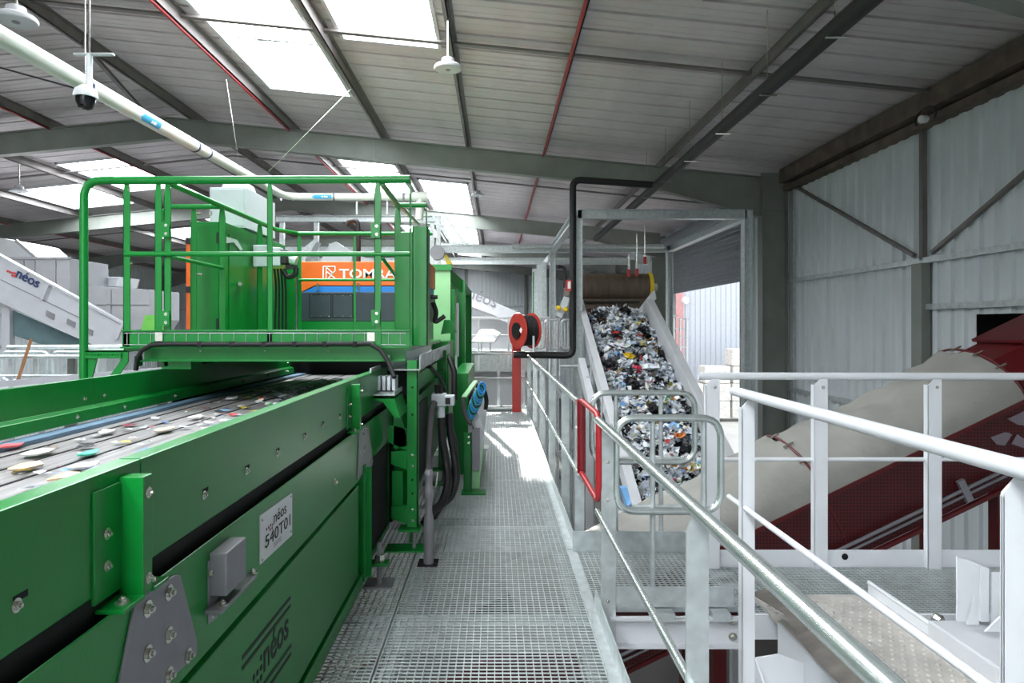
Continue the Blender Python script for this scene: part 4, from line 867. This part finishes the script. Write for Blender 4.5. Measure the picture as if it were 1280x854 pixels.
for x in (WX0 - .16,): MB().beam(wpt(x, .3, -.3), wpt(x, WL - 1.5, -.3), .12, .2, wn).build('frame_beam', OFFWH, wc)
for t in (1.2, 4.6):
    for x in (WX0 - .1, WX1 + .1): q_ = wpt(x, t, -.2); MB().box(q_.x - .06, q_.x + .06, q_.y - .06, q_.y + .06, GZ, q_.z).build('leg', OFFWH, wc)
random.seed(5); b = MB()
R_ = Matrix.Rotation(WA, 3, 'X')
for i in range(7000):
    t = random.uniform(.05, WL - .15); u = random.random(); x = WX0 + .03 + u * (WX1 - WX0 - .06); heap = .20 * math.sin(math.pi * u) ** .6
    s_ = random.choice((.02, .03, .04, .055, .075)); col_ = random.choice(PALW)
    if random.random() < .55: col_ = random.choice(((238, 240, 242), (215, 222, 230), (190, 200, 212)))
    if math.sin(t * 5 + x * 4) * math.sin(x * 7 - t * 2) > .55 and random.random() < .8: col_ = (38, 38, 42)
    crumple(b, wpt(x, t, random.uniform(.2, 1) * heap + .03 + .05 * math.sin(t * 9)), s_, col_, 5, 1.0, R_ @ Matrix.Rotation(random.uniform(-.9, .9), 3, 'X') @ Matrix.Rotation(random.uniform(-.8, .8), 3, 'Y'))
tag(b.build('mixed_waste', VC, None, base=wpt(2.3, 1, 0)), 'mixed crumpled plastic waste heaped on the pale inclined conveyor', 'waste', kind='stuff')
def film(px, py, Y, s_, col_, label):
    p = P(px, py, Y); b = MB(); random.seed(int(px)); n = 10; m_ = 4; vs = [p + wn * .05]
    for r in range(1, m_):
        for k in range(n): a = k * 6.283 / n; rr = s_ * r / (m_ - 1) * random.uniform(.8, 1.15); vs.append(p + Vector((math.cos(a) * rr, 0, 0)) + wax * math.sin(a) * rr * .8 + wn * random.uniform(-.02, .05))
    fs = [(0, 1 + k, 1 + (k + 1) % n) for k in range(n)]
    for r in range(m_ - 2): fs += [(1 + r * n + k, 1 + (r + 1) * n + k, 1 + (r + 1) * n + (k + 1) % n, 1 + r * n + (k + 1) % n) for k in range(n)]
    b.add(vs, fs); b.c = [tuple(min(1, v * random.uniform(.8, 1.1)) for v in lin(col_)) + (1,) for _ in fs]
    o = b.build('plastic_film', VC, None, base=p); sm = o.modifiers.new('thickness', 'SOLIDIFY'); sm.thickness = .006; tag(o, label, 'plastic waste', 'larger films on the waste conveyor')
for a in ((787, 445, 11.5, .11, (232, 190, 40), 'bright yellow plastic piece on the waste conveyor'), (812, 458, 11.2, .16, (236, 240, 244), 'large white film right of the yellow piece on waste conveyor'), (796, 460, 11.2, .08, (205, 50, 80), 'crimson wrapper just below the yellow piece on waste conveyor'),
          (840, 533, 9.7, .10, (150, 200, 240), 'light blue film low on the waste conveyor'), (848, 545, 9.5, .10, (205, 120, 60), 'orange brown carton low on the waste conveyor'), (770, 417, 12.6, .09, (210, 60, 60), 'red wrapper near the top of the waste conveyor'), (868, 584, 8.9, .14, (220, 205, 110), 'yellowish bag at the foot of the waste conveyor'), (778, 431, 12.0, .15, (230, 234, 240), 'white bag just below the red wrapper on waste conveyor')):
    film(*a)
# belt head above the waste conveyor
bh = thing('belt_head', (2.4, 15, 2.3), 'brown worn belt drum with yellow rims above the waste conveyor', 'conveyor head')
dc = P(770, 359, 14.4); r_ = .29
MB().tube([(1.72, 14.5, dc.z), (3.26, 14.5, dc.z)], r_, 28).build('drum', BROWN, bh, smooth=True)
for x in (1.70, 3.22): MB().tube([(x, 14.5, dc.z), (x + .07, 14.5, dc.z)], r_ + .025, 28).build('drum_rim', YEL, bh, smooth=True)
MB().tube([(3.29, 14.5, dc.z), (3.42, 14.5, dc.z)], .08, 14).build('bearing', WHITE, bh)
b = MB(); b.prism([(1.74, 14.35, dc.z - .24), (3.22, 14.35, dc.z - .24), (2.86, 14.25, dc.z - .62), (1.80, 14.25, dc.z - .62)], (0, .03, 0)); b.build('rubber_apron', BROWN, bh)
for z in (-.32, -.48): MB().box(1.76, 3.1 + z * .3, 14.26, 14.30, dc.z + z - .02, dc.z + z + .02).build('apron_bar', BLACK, bh)
MB().prism([(3.3, 14.2, dc.z - .05), (3.34, 14.2, dc.z - .25), (2.95, 14.2, dc.z - .62), (2.88, 14.2, dc.z - .60)], (0, .05, 0)).build('chute_edge', WHITE, bh)
MB().box(1.8, 3.2, 14.6, 18, dc.z - .05, dc.z + .28).build('belt_run', BROWN, bh)
for x in (2.2, 3.3): MB().box(x - .05, x + .05, 15.5, 15.6, GZ, dc.z).build('leg', GALV, bh)
# ------------------------------------------------------------------ galvanised frame around the belt head
fr = thing('steel_frame', (3.1, 16, GZ), 'galvanised steel beam frame standing around the belt head', 'steel frame')
fx0, fx1, fy0, fy1 = 1.56, 4.78, 13.0, 18.8; fz = 3.78
for x, y in ((fx0, fy0), (fx1, fy0), (fx0, fy1), (fx1, fy1)):
    b = MB(); wd = .16 if x == fx0 else .20; b.ibeam((x, y, GZ), (x, y, fz + .08), wd, .16, .012, (1, 0, 0)); b.build('post', GALV, fr)
MB().ibeam((fx0, fy0, fz), (fx1, fy0, fz), .16, .18).build('beam', GALV, fr)
MB().ibeam((fx0, fy1, fz), (fx1, fy1, fz), .16, .18).build('beam', GALV, fr)
MB().ibeam((fx0, fy0, fz - .0), (fx0, fy1, fz - .0), .16, .18).build('beam', GALV, fr)
MB().ibeam((fx1, fy0, fz - .0), (fx1, fy1, fz - .0), .16, .18).build('beam', GALV, fr)
for y in (21.5,): MB().ibeam((-8, y, 3.7), (fx1, y, 3.7), .16, .2).build('beam', GALV, fr)
MB().ibeam((-8, 18.8, fz), (fx0, 18.8, fz), .16, .2).build('beam', GALV, fr)
MB().tube([P(640, 308, 18.6), P(830, 308, 18.6)], .06, 10).build('rail_tube', GALV, fr, smooth=True)
for px, Y in ((668, 22), (674, 20.5), (680, 19.6)): x = (px - CX) / F * Y; MB().box(x - .07, x + .07, Y - .07, Y + .07, GZ, 3.5).build('post', GALV, fr)
MB().box(1.42, 1.48, 18.6, 22, 3.45, 3.6).build('beam', GALV, fr)
MB().box(P(788, 0, 16).x, P(794, 0, 16).x, 16, 16.1, GZ, P(0, 325, 16).z).build('post', STRUCT, fr); MB().box(P(815, 0, 16.5).x, P(832, 0, 16.5).x, 16.5, 16.7, GZ, P(0, 322, 16.5).z).build('post', STRUCT, fr)
MB().box(P(666, 0, 15).x, P(667.5, 0, 15).x, 15, 15.03, 1.0, P(0, 340, 15).z).build('green_strip', GREEN, fr)
for px, py0, py1 in ((796, 292, 345), (806, 280, 330), (786, 318, 346)):
    MB().tube([P(px, py0, 14.2), P(px, py1, 14.2)], .008, 6).build('hanger_rod', ZINC, fr); MB().box(P(px, py1, 14.2).x - .03, P(px, py1, 14.2).x + .03, 14.18, 14.22, P(0, py1, 14.2).z, P(0, py1 - 9, 14.2).z).build('hook', BRED, fr)
# guard fences left of the waste conveyor
fn = thing('tube_fence', (1.5, 12.5, 0), 'galvanised tube fence panels between hose reel and waste conveyor', 'fence')
for i, (px0, px1, Y) in enumerate(((681, 700, 13.6), (702, 714, 13.6), (668, 680, 14.4))):
    MB().tube(fillet([P(px0, 400, Y), P(px1, 400, Y), P(px1, 436, Y), P(px0, 436, Y)], .08, True), .022, 8, True).build('panel_loop', GALV, fn, smooth=True)
    for k in range(1, 3): x = px0 + (px1 - px0) * k / 3; MB().tube([P(x, 400, Y), P(x, 436, Y)], .014, 6).build('bar', GALV, fn, smooth=True)
MB().tube([P(700, 458, 12.5), P(745, 458, 12.5)], .03, 8).build('low_rail', GALV, fn)
for px in (668, 684, 697, 713): MB().tube([P(px, 398, 13.6), P(px, 398, 13.6) - Vector((0, 0, 5.0))], .03, 8).build('post', GALV, fn)
tr_ = thing('cable_bundle', P(700, 560, 9), 'loose grey cable loops hanging below the walkway railing', 'cable')
for k in range(5): MB().tube(spline([P(690 + k, 470, 9.5), P(706 + k * 2, 510 + k * 6, 9.5), P(712 + k, 545 + k * 3, 9.5), P(698 + k * 2, 566 + k * 2, 9.5), P(688, 550 + k * 3, 9.5)]), .012, 6).build('cable_loop', mat('cable_grey', (150, 150, 152), .6) if k == 0 else MATS['cable_grey'], tr_, smooth=True)
es = thing('exit_sign', P(723, 619, 8.5), 'small green emergency exit sign below the red gate', 'sign')
a = P(719, 623, 8.5); c_ = P(728, 615, 8.5); MB().box(a.x, c_.x, 8.5, 8.52, a.z, c_.z).build('plate', GSGN, es)
m_ = (a + c_) / 2; b = MB(); b.prism([(m_.x - .03, 8.498, m_.z - .008), (m_.x + .005, 8.498, m_.z - .008), (m_.x + .005, 8.498, m_.z - .022), (m_.x + .032, 8.498, m_.z), (m_.x + .005, 8.498, m_.z + .022), (m_.x + .005, 8.498, m_.z + .008), (m_.x - .03, 8.498, m_.z + .008)], (0, -.002, 0)); b.build('arrow', WINK, es)
MB().tube([(m_.x + .0, 8.55, GZ), (m_.x, 8.55, m_.z)], .02, 6).build('pole', OFFWH, es)
bs = P(790, 625, 8.6); o = MB().prism([P(776, 610, 8.6), P(790, 610, 8.6), P(796, 626, 8.5), P(784, 634, 8.5)], (0, .2, -.02)).build('blue_sack', mat('blue_sack', (120, 175, 225), .6), None, .01, base=bs); tag(o, 'light blue sack beside the foot of waste conveyor', 'sack')
# ------------------------------------------------------------------ hose reel, black pipe
hr = thing('hose_reel', (.3, 13, 0), 'red fire hose reel on a red post at the walkway end', 'hose reel')
c = P(656, 413.5, 12.7); axr = Vector((.88, .47, 0)).normalized()
for d_ in (-.15, .15): MB().lathe([(.33, -.012), (.335, 0), (.33, .012)], c + axr * d_, axr, 32).build('reel_disc', BRED, hr, smooth=True)
b = MB(); b.lathe([(.10, -.14), (.10, .14)], c, axr, 20); b.build('hub', BLACK, hr, smooth=True)
MB().lathe([(.15, -.20), (.15, -.165)], c, axr, 24).build('hub_cap', BLACK, hr, smooth=True); MB().prism([P(649, 413, 12.3), P(651, 409, 12.3), P(653, 412, 12.3), P(651, 417, 12.3)], (0, .01, 0)).build('hub_sticker', WINK, hr)
for k in range(9):
    for r_ in (.27,): MB().tube([c + axr * (-.12 + k * .03) + Vector((0, 0, 1)) * (r_ * math.sin(t)) + axr.cross(Vector((0, 0, 1))) * (r_ * math.cos(t)) for t in [i * 6.283 / 28 for i in range(28)]], .017, 8, True).build('hose_turn', BLACK, hr, smooth=True)
MB().box(.31, .48, 13.1, 13.2, 0, c.z - .2).build('post', BRED, hr, .01)
MB().tube([P(667, 420, 12.4), P(667, 440, 12.4)], .02, 8).build('nozzle', LGREY, hr)
bp = thing('black_pipe', (3, 9, 4.28), 'black insulated water pipe along the roof dropping to the hose reel', 'pipe')
px_ = 3.0; pz = 4.28
MB().tube([(px_, -2, pz), (px_, 20.5, pz)], .085, 14).build('main_run', BLACK, bp, smooth=True)
dx = P(716, 0, 12.8).x
MB().tube([(px_, 12.8, pz + .02)] + arc((dx, 12.8, pz + .12), (px_, 12.8, pz + .05), (dx, 12.8, 1), .16) + arc((dx, 12.8, 1.10), (dx, 12.8, 3), (.3, 12.8, 1.12), .14) + [(.32, 12.75, 1.12)], .064, 14).build('drop_branch', BLACK, bp, smooth=True)
for k in range(9): y = 1.5 + k * 1.5; h_ = MB().tube([(px_ - .02, y, pz), (px_ - .02, y, rz(px_) - .05)], .006, 6).build('hanger', ZINC, bp); MB().box(px_ - .10, px_ + .09, y - .02, y + .02, pz - .092, pz - .084).build('strap', ZINC, h_)
o = MB().box(P(707, 0, 12.7).x, P(714, 0, 12.7).x, 12.68, 12.69, P(0, 364, 12.7).z, P(0, 350, 12.7).z).build('fire_sign', BRED, None, base=P(710, 357, 12.7)); tag(o, 'red fire hose sign fixed beside the black drop pipe', 'sign')
MB().box(P(709.5, 0, 12.7).x, P(713, 0, 12.7).x, 12.672, 12.68, P(0, 361, 12.7).z, P(0, 352, 12.7).z).build('pictogram', WINK, o)
vl = thing('shutoff_valves', P(704, 385, 13.2), 'yellow handled valves on a grey manifold left of black pipe', 'valve')
MB().beam(P(698, 396, 13.2), P(709, 372, 13.2), .10, .12).build('manifold', LGREY, vl)
for px, py in ((698, 385), (707, 387)): MB().lathe([(.05, 0), (.05, .05), (.03, .08)], P(px, py, 13.1), (0, -1, 0), 12).build('valve_wheel', YEL, vl)
MB().tube(spline([P(697, 334, 13.2), P(704, 334, 13.2), P(706, 342, 13.2), P(706, 360, 13.2)]), .03, 8).build('cable', BLACK, vl, smooth=True)
# ------------------------------------------------------------------ white pipe
pp = thing('white_pipe', (-4, 9, 4), 'white plastic pipe with blue stickers running below the roof', 'pipe')
pA = P(-160, -42, 4.2); pB = P(335, 232, 13.3); pC = P(520, 246.5, 13.4)
k1 = P(0, 45, 4.95); k2 = P(356, 246, 13.6); dirp = (k2 - k1); st_ = k1 - dirp * .25
MB().tube([st_] + arc(k2, k1, P(510, 246, 13.6), .45) + [P(520, 246.5, 13.6)], .075, 18).build('pipe_run', PVC, pp, smooth=True)
e = P(524, 246, 13.6); MB().tube([e + Vector((-.12, 0, 0)), e + Vector((.16, 0, 0))], .1, 16).build('elbow', PVC, pp, smooth=True); MB().tube([e + Vector((.02, 0, .05)), P(524, 275, 13.6)], .08, 16).build('down_pipe', PVC, pp, smooth=True)
dn = dirp.normalized()
def on_pipe(px): 
    t = (px - 0) / 356.0; Ya = k1.y; Yb = k2.y; s_ = t * Ya / (Yb - t * (Yb - Ya)); return k1 + dirp * s_
for px in (106, 243, 258): c = on_pipe(px); cl = MB().tube([c - dn * .02, c + dn * .02], .082, 16).build('pipe_clamp', NAVY, pp)
for px in (350, 365, 418, 505): c = P(px, 246, 13.6); MB().tube([c - Vector((.02, 0, 0)), c + Vector((.02, 0, 0))], .082, 14).build('pipe_clamp', STEELG, pp)
side_ = Vector((0, -1, 0)).cross(dn).normalized()
def sticker(c, d, n_, ln, wd, txt):
    u = n_.cross(d).normalized(); b = MB(); vs = []; r_ = .0765; K = 5
    pts = [(-ln / 2 - .05, 0), (-ln / 2, 1), (ln / 2, 1)]
    rows = [(-ln / 2 - .06, .05), (-ln / 2, 1), (ln / 2, 1)]
    for s_, wv in rows:
        for k in range(K): a = (k / (K - 1) - .5) * wd * wv; vs.append(c + d * s_ + (n_ * math.cos(a) + u * math.sin(a)) * r_)
    fs = [(i * K + k, i * K + k + 1, (i + 1) * K + k + 1, (i + 1) * K + k) for i in range(2) for k in range(K - 1)]
    b.add(vs, fs); o = b.build('blue_sticker', LBLUE, pp)
    for s0, s1 in ((-.03, 0), (.015, .09)): MB().beam(c + n_ * (r_ + .001) + d * s0, c + n_ * (r_ + .001) + d * s1, .03, .002, n_).build('faded_print', WINK, o)
c = on_pipe(183); vw = (Vector((0, 0, H)) - c).normalized(); n_ = (vw - dn * vw.dot(dn)).normalized(); sticker(c, dn, n_, .42, 1.1, '')
c = P(405, 246, 13.6); vw = (Vector((0, 0, H)) - c).normalized(); n_ = (vw - Vector((1, 0, 0)) * vw.x).normalized(); sticker(c, Vector((1, 0, 0)), n_, .34, 1.1, '')
for px in (106,): c = on_pipe(px); MB().tube([c + Vector((0, 0, .07)), Vector((c.x, c.y, rz(c.x) - .24))], .006, 6).build('hanger_rod', ZINC, pp)
for px in (446, 484): c = P(px, 252, 13.6); MB().tube([c, P(px, 268, 13.6)], .02, 6).build('support_stub', WHITE, pp)
# thin suspension wires
wi = thing('suspension_wires', P(290, 150, 10), 'thin steel suspension wires hanging from the roof purlins', 'wire')
for a, c_ in ((P(281, 88, 10.9), P(300, 212, 10.9)), (P(452, 98, 10.9), P(335, 215, 10.9)), (P(468, 155, 13.3), P(468, 212, 13.5))): MB().tube([a, c_], .0035, 5).build('wire', ZINC, wi)
MB().tube([P(-20, 79, 6), P(104, 113, 6)], .008, 6).build('black_wire', BLACK, wi)
# dome camera
dm = thing('dome_camera', P(107, 130, 5.4), 'white dome security camera with dark bubble under the pipe', 'security camera')
c = P(107, 122, 5.5); MB().lathe([(.088, 0), (.09, .02), (.08, .06), (.05, .085), (.03, .10)], c, (0, 0, 1), 22).build('housing', WHITE, dm, smooth=True)
MB().lathe([(.02, -.10), (.05, -.085), (.07, -.04), (.074, 0)], c, (0, 0, 1), 22).build('bubble', mat('dark_bubble', (14, 14, 18), .12), dm, smooth=True)
MB().tube([c + Vector((.0, .05, .1)), c + Vector((.0, .05, .37))], .025, 8).build('drop_arm', WHITE, dm, smooth=True)
b = MB(); b.box(c.x - .12, c.x + .2, c.y + .03, c.y + .07, c.z + .36, c.z + .375); b.build('mount_plate', GALV, dm); MB().tube([c + Vector((.0, .05, .37)), Vector((c.x, c.y + .05, rz(c.x) - .05))], .007, 6).build('hanger', PURL, dm)
# high bay lamps
def lamp(px, py, Y, d, lab):
    c = P(px, py, Y); t = thing('highbay_lamp', c, lab, 'lamp', 'high bay lamps'); r_ = d / 2
    MB().lathe([(r_ * .96, 0), (r_, .01), (r_, .03), (r_ * .9, .05), (r_ * .5, .06), (r_ * .45, .13), (r_ * .2, .15)], c, (0, 0, 1), 28).build('lamp_body', OFFWH, t, smooth=True)
    MB().lathe([(r_ * .9, -.004), (r_ * .9, .0)], c, (0, 0, 1), 28).build('lens', LGREY, t)
    MB().lathe([(r_ * .18, -.012), (r_ * .18, -.003)], c, (0, 0, 1), 14).build('sensor', STEELG, t)
    MB().tube([c + Vector((0, 0, .14)), Vector((c.x, c.y, rz(c.x) - .24))], .012, 6).build('suspension', ZINC, t)
lamp(560, 87, 8.1, .33, 'round white high bay lamp near the glare of the skylight'); lamp(20, 27, 6.3, .36, 'round high bay lamp in the top left corner'); lamp(597, 245, 18.4, .34, 'distant high bay lamp beside the far bright skylight'); lamp(24, 240, 16, .4, 'distant high bay lamp at the left above the grey conveyor')
# ------------------------------------------------------------------ grey machines at far left
def prismP(px_pts, Y, dy): return MB().prism([P(x, y, Y) for x, y in px_pts], (0, dy, 0))
lc = thing('grey_conveyor', P(80, 430, 13), 'pale grey inclined conveyor with a coloured logo at the left', 'conveyor')
prismP([(-60, 290), (0, 322), (155, 408), (155, 440), (118, 432), (0, 378), (-60, 350)], 13, .08).build('side_wall', LMACH, lc)
prismP([(-60, 287), (0, 319), (156, 405), (156, 408), (0, 322), (-60, 290)], 12.96, .12).build('top_flange', LMACH, lc)
prismP([(12, 386), (100, 424), (100, 436), (50, 430), (12, 418)], 13.3, .6).build('underside', TEALG, lc)
prismP([(0, 349), (100, 397), (100, 398), (0, 350)], 12.99, .01).build('seam', STEELG, lc)
for x0, y0 in ((52, 355), (145, 405)): prismP([(x0 + 6, y0), (x0 + 9, y0 + 1), (x0 + 1, y0 + 20), (x0 - 2, y0 + 19)], 12.93, .07).build('stiffener', LMACH, lc)
for x0, y0 in ((63, 393), (89, 403), (111, 413)): prismP([(x0 - 5, y0 - 5), (x0 + 5, y0), (x0 + 4, y0 + 7), (x0 - 6, y0 + 2)], 12.98, .02).build('vent_grille', STEELG, lc)
text('néos', .26, NAVY, lc, P(18, 345, 12.98), P(40, 356.5, 13) - P(18, 345, 13), (0, 0, 1), ext=.003, bold=.004)
for i, j in ((0, 0), (1, .4), (2, .8), (3, 1), (2, 2.1), (3, 2.4)): MB().lathe([(.021, 0), (.021, .004)], P(9.5 + i * 3, 339 + j * 2.6, 12.98), (0, -1, 0), 10).build('logo_dot', RINK, lc)
MB().box(P(2, 0, 13.2).x, P(12, 0, 13.2).x, 13.2, 13.35, GZ, P(0, 380, 13.2).z).build('leg', LMACH, lc)
def grey_box(name, label, pts, Y, dy, extra=()):
    t = thing(name, P(sum(p[0] for p in pts) / len(pts), max(p[1] for p in pts), Y), label, 'machine'); prismP(pts, Y, dy).build('body', LMACH, t, .01)
    for x0, y0, x1, y1 in extra: prismP([(x0, y0), (x1, y0), (x1, y1), (x0, y1)], Y - .05, .05).build('rib', LMACH, t)
    return t
grey_box('chute_box', 'grey chute box above the inclined grey conveyor', [(6, 322), (87, 323), (87, 372), (6, 372)], 15, 1.5, ((27, 325, 29, 345), (40, 325, 43, 345), (67, 323, 69, 370), (4, 321, 88, 324)))
t = thing('white_hood', P(20, 320, 16), 'slanted white hood behind the grey chute box at left', 'machine hood'); prismP([(-20, 296), (5, 298), (22, 302), (45, 322), (-20, 322)], 16, 1.5).build('body', WHITE, t); MB().tube([P(20, 301, 15.97), P(45, 322, 15.97)], .04, 6).build('edge_rim', LMACH, t)
grey_box('chute_box', 'large grey chute box behind the green railing at left', [(88, 356), (186, 362), (186, 400), (178, 412), (88, 420)], 15.5, 1.5, ((134, 362, 138, 430), (110, 380, 186, 381)))
t = thing('white_hood', P(118, 356, 16.5), 'white channel hood on the large grey chute box', 'machine hood'); prismP([(88, 346), (148, 346), (144, 358), (88, 360)], 16.5, 1).build('body', WHITE, t); MB().box(P(88, 0, 16.4).x, P(148, 0, 16.4).x, 16.4, 16.5, P(0, 348, 16.4).z, P(0, 346, 16.4).z).build('rim', WHITE, t)
o = prismP([(181, 394), (200, 394), (200, 413), (176, 413)], 14, .5).build('green_cover', mat('lime_green_paint', (110, 190, 80), .5), None, base=P(188, 413, 14)); tag(o, 'small lime green cover panel behind the platform railing', 'cover')
lw = thing('left_walkway', (-6, 10, .8), 'light grey far walkway with rails behind the green conveyor', 'walkway')
prismP([(-30, 487), (150, 470), (240, 459), (240, 456), (-30, 479)], 8.6, .05).build('deck_edge', LMACH, lw)
for py, px0, px1, Y, r_ in ((446, -30, 152, 8.8, .026), (434, 10, 190, 10.5, .035), (470, -30, 150, 8.8, .016)): MB().tube([P(px0, py, Y), P(px1, py - .5, Y)], r_, 10).build('rail', GALV, lw, smooth=True)
for px in (13, 44, 80, 129): MB().box(P(px, 0, 8.85).x - .03, P(px, 0, 8.85).x + .03, 8.85, 8.87, P(0, 480, 8.8).z, P(0, 445, 8.8).z).build('post', GALV, lw)
for px0, px1 in ((3, 60), (66, 122)): MB().tube(fillet([P(px0, 440, 9.2), P(px1, 440, 9.2), P(px1, 476, 9.2), P(px0, 476, 9.2)], .09, True), .024, 10, True).build('rail_loop', GALV, lw, smooth=True)
for px in (13, 52, 100): MB().box(P(px, 0, 9.25).x - .035, P(px, 0, 9.25).x + .035, 9.25, 9.27, -.2, P(0, 440, 9.2).z).build('post', GALV, lw)
o = MB().beam(P(21, 480, 8.7), P(39, 424, 8.75), .035, .03).build('wooden_stick', BRN, None, base=P(21, 480, 8.7)); tag(o, 'brown wooden stick leaning on the far left rails', 'stick')
MB().box(P(-30, 0, 10).x, P(150, 0, 10).x, 8.7, 11.5, .70, .74).build('deck', GALV, lw)
# ------------------------------------------------------------------ machines beyond the walkway end
fcv = thing('far_conveyor', P(640, 470, 26), 'distant white inclined conveyor with logo beyond the walkway end', 'conveyor')
prismP([(520, 338), (582, 362), (700, 413), (700, 430), (520, 358)], 26, 1.4).build('side_wall', OFFWH, fcv); prismP([(520, 357), (625, 397), (625, 398.5), (520, 358.5)], 25.95, .05).build('seam', STEELG, fcv)
text('néos', .62, STEELG, fcv, P(583, 371, 25.97), P(597, 376.3, 26) - P(583, 371, 26), (0, 0, 1), ext=.003)
prismP([(520, 398), (700, 398), (700, 470), (520, 470)], 27, 1.2).build('lower_panel', OFFWH, fcv); prismP([(560, 436), (640, 436), (640, 446), (560, 446)], 24, .4).build('trough', GALV, fcv)
er = thing('end_rail', (0, 13.6, 0), 'galvanised guard rail across the far end of the walkway', 'railing')
MB().tube([(-.9, 13.55, 1.1), (.62, 13.55, 1.1)], .025, 10).build('top_rail', GALV, er, smooth=True); MB().tube([(-.9, 13.55, .62), (.62, 13.55, .62)], .018, 8).build('mid_rail', GALV, er, smooth=True)
for x in (-.45, .05, .55): MB().box(x - .03, x + .03, 13.58, 13.6, -.1, 1.1).build('post', GALV, er)
br = thing('cross_conveyor', (0, 17, 0), 'pale galvanised trough conveyor crossing beyond the walkway end', 'conveyor')
MB().box(-3.5, 1.3, 17, 17.9, .55, 1.02).build('trough', GALV, br)
for z in (.52, 1.0): MB().box(-3.5, 1.3, 16.95, 17, z, z + .05).build('flange', GALV, br)
MB().box(-3.5, 1.3, 17.3, 17.6, GZ, .55).build('base_frame', OFFWH, br)
for x in (-.6, .6): MB().box(x - .05, x + .05, 16.9, 17, GZ, .55).build('leg', GALV, br)
MB().tube([(-3.5, 16.5, 1.85), (1.3, 16.5, 1.85)], .03, 8).build('hand_rail', WHITE, br); MB().tube([(-3.5, 16.5, 1.43), (1.3, 16.5, 1.43)], .02, 8).build('hand_rail', WHITE, br)
for x in (-.42, .3): MB().tube([(x, 16.5, .6), (x, 16.5, 1.85)], .02, 8).build('rail_post', WHITE, br)
ws = thing('white_hood', P(608, 432, 15.5), 'white sloping sheet hood on stems beyond the walkway end', 'hood')
b = MB(); a = [P(589, 427, 15.2), P(618, 427.5, 15.2), P(626, 416, 16), P(617, 411.5, 16.2), P(601, 411.5, 16.2)]; b.prism(a, (0, .0, -.035)); b.build('sheet', WHITE, ws, .01)
for px in (602, 613): MB().tube([P(px, 427, 15.5), P(px, 442, 15.5)], .015, 6).build('stem', WHITE, ws)
# platforms and lattice above the sorter
gn = thing('upper_gantry', (-2.6, 16, 3), 'galvanised gantry with slanted chutes behind the orange sorter', 'gantry')
MB().ibeam(P(345, 274, 16), P(545, 274, 16), .16, .14).build('beam', GALV, gn); MB().ibeam(P(345, 303, 17), P(545, 303, 17), .16, .2).build('beam', STRUCT, gn)
prismP([(412, 305), (420, 302), (444, 318), (470, 326), (455, 328), (400, 327)], 15, .2).build('chute', OFFWH, gn); prismP([(411, 304), (440, 316), (440, 327), (411, 327)], 14.9, .05).build('chute_side', LGREY, gn)
prismP([(376, 312), (392, 300), (396, 302), (380, 327), (370, 327)], 15.2, .4).build('slanted_leg', GALV, gn)
for px in (540, 556): MB().beam(P(px, 268, 15), P(px + 26, 306, 15), .05, .06).build('stair_stringer', GALV, gn)
for k in range(5): MB().beam(P(544 + k * 4.5, 276 + k * 7, 15), P(556 + k * 4.5, 276 + k * 7, 15), .04, .03).build('rung', GALV, gn)
for px in (352, 395, 540, 548): MB().box(P(px, 0, 16).x - .05, P(px, 0, 16).x + .05, 16, 16.1, GZ, P(0, 270, 16).z).build('post', GALV, gn)
MB().lathe([(.16, -.1), (.16, .1)], P(547, 316, 15), (0, 1, 0), 18).build('motor', STEELG, gn); prismP([(553, 316), (558, 318), (566, 330), (558, 330)], 15, .5).build('yellow_guard', YEL, gn)
# ------------------------------------------------------------------ things on the lower floor
random.seed(9)
b = MB()
for i in range(1400):
    r = random.random() ** .5 * 1.3; a = random.random() * 6.283; x = 2.0 + r * math.cos(a) * .9; yv = 5.0 + r * math.sin(a) * .8
    crumple(b, (x, yv, GZ + .05 + max(0, .9 * (1 - r / 1.3)) * random.random()), random.choice((.03, .05, .08)), random.choice([(120, 112, 98), (70, 70, 62), (160, 155, 140), (60, 90, 80), (190, 188, 180), (40, 40, 40)]), 5, 1)
tag(b.build('debris_pile', VC, None, base=(2.0, 5.0, GZ)), 'heap of dark mixed debris on the floor below the landing', 'debris', kind='stuff')
for i, (x, yv, s_, c_, lab) in enumerate(((1.4, 22, .9, (205, 196, 180), 'pale beige crate on the lower floor behind the railing'), (3.2, 21.5, .8, (180, 150, 110), 'tan cardboard box on the lower floor near waste conveyor'), (.9, 24.5, 1.0, (220, 220, 220), 'white bulk bin on the far lower floor'))):
    m_ = mat('box_%d' % i, c_, .7); t = thing('crate', (x, yv, GZ), lab, 'crate'); MB().box(x - s_ / 2, x + s_ / 2, yv - s_ / 2, yv + s_ / 2, GZ + .1, GZ + s_).build('bin', m_, t, .02)
    for dx_ in (-.35, 0, .35): MB().box(x + dx_ * s_ - .05, x + dx_ * s_ + .05, yv - s_ / 2, yv + s_ / 2, GZ, GZ + .1).build('runner', BRN, t)
# white outside stair by the shutter
ot = thing('white_stair_rail', (5.3, 19.2, GZ), 'white tube stair railing in front of the open shutter', 'railing')
for px in (842, 850, 858): MB().tube([P(px, 398, 19), P(px, 452, 19)], .03, 8).build('post', WHITE, ot)
for py, p0, p1 in ((399, 848, 861), (411, 830, 858), (422, 848, 861), (434, 846, 858), (395, 838, 848)): MB().tube([P(p0, py, 19), P(p1, py, 19)], .02, 8).build('rail', WHITE, ot)
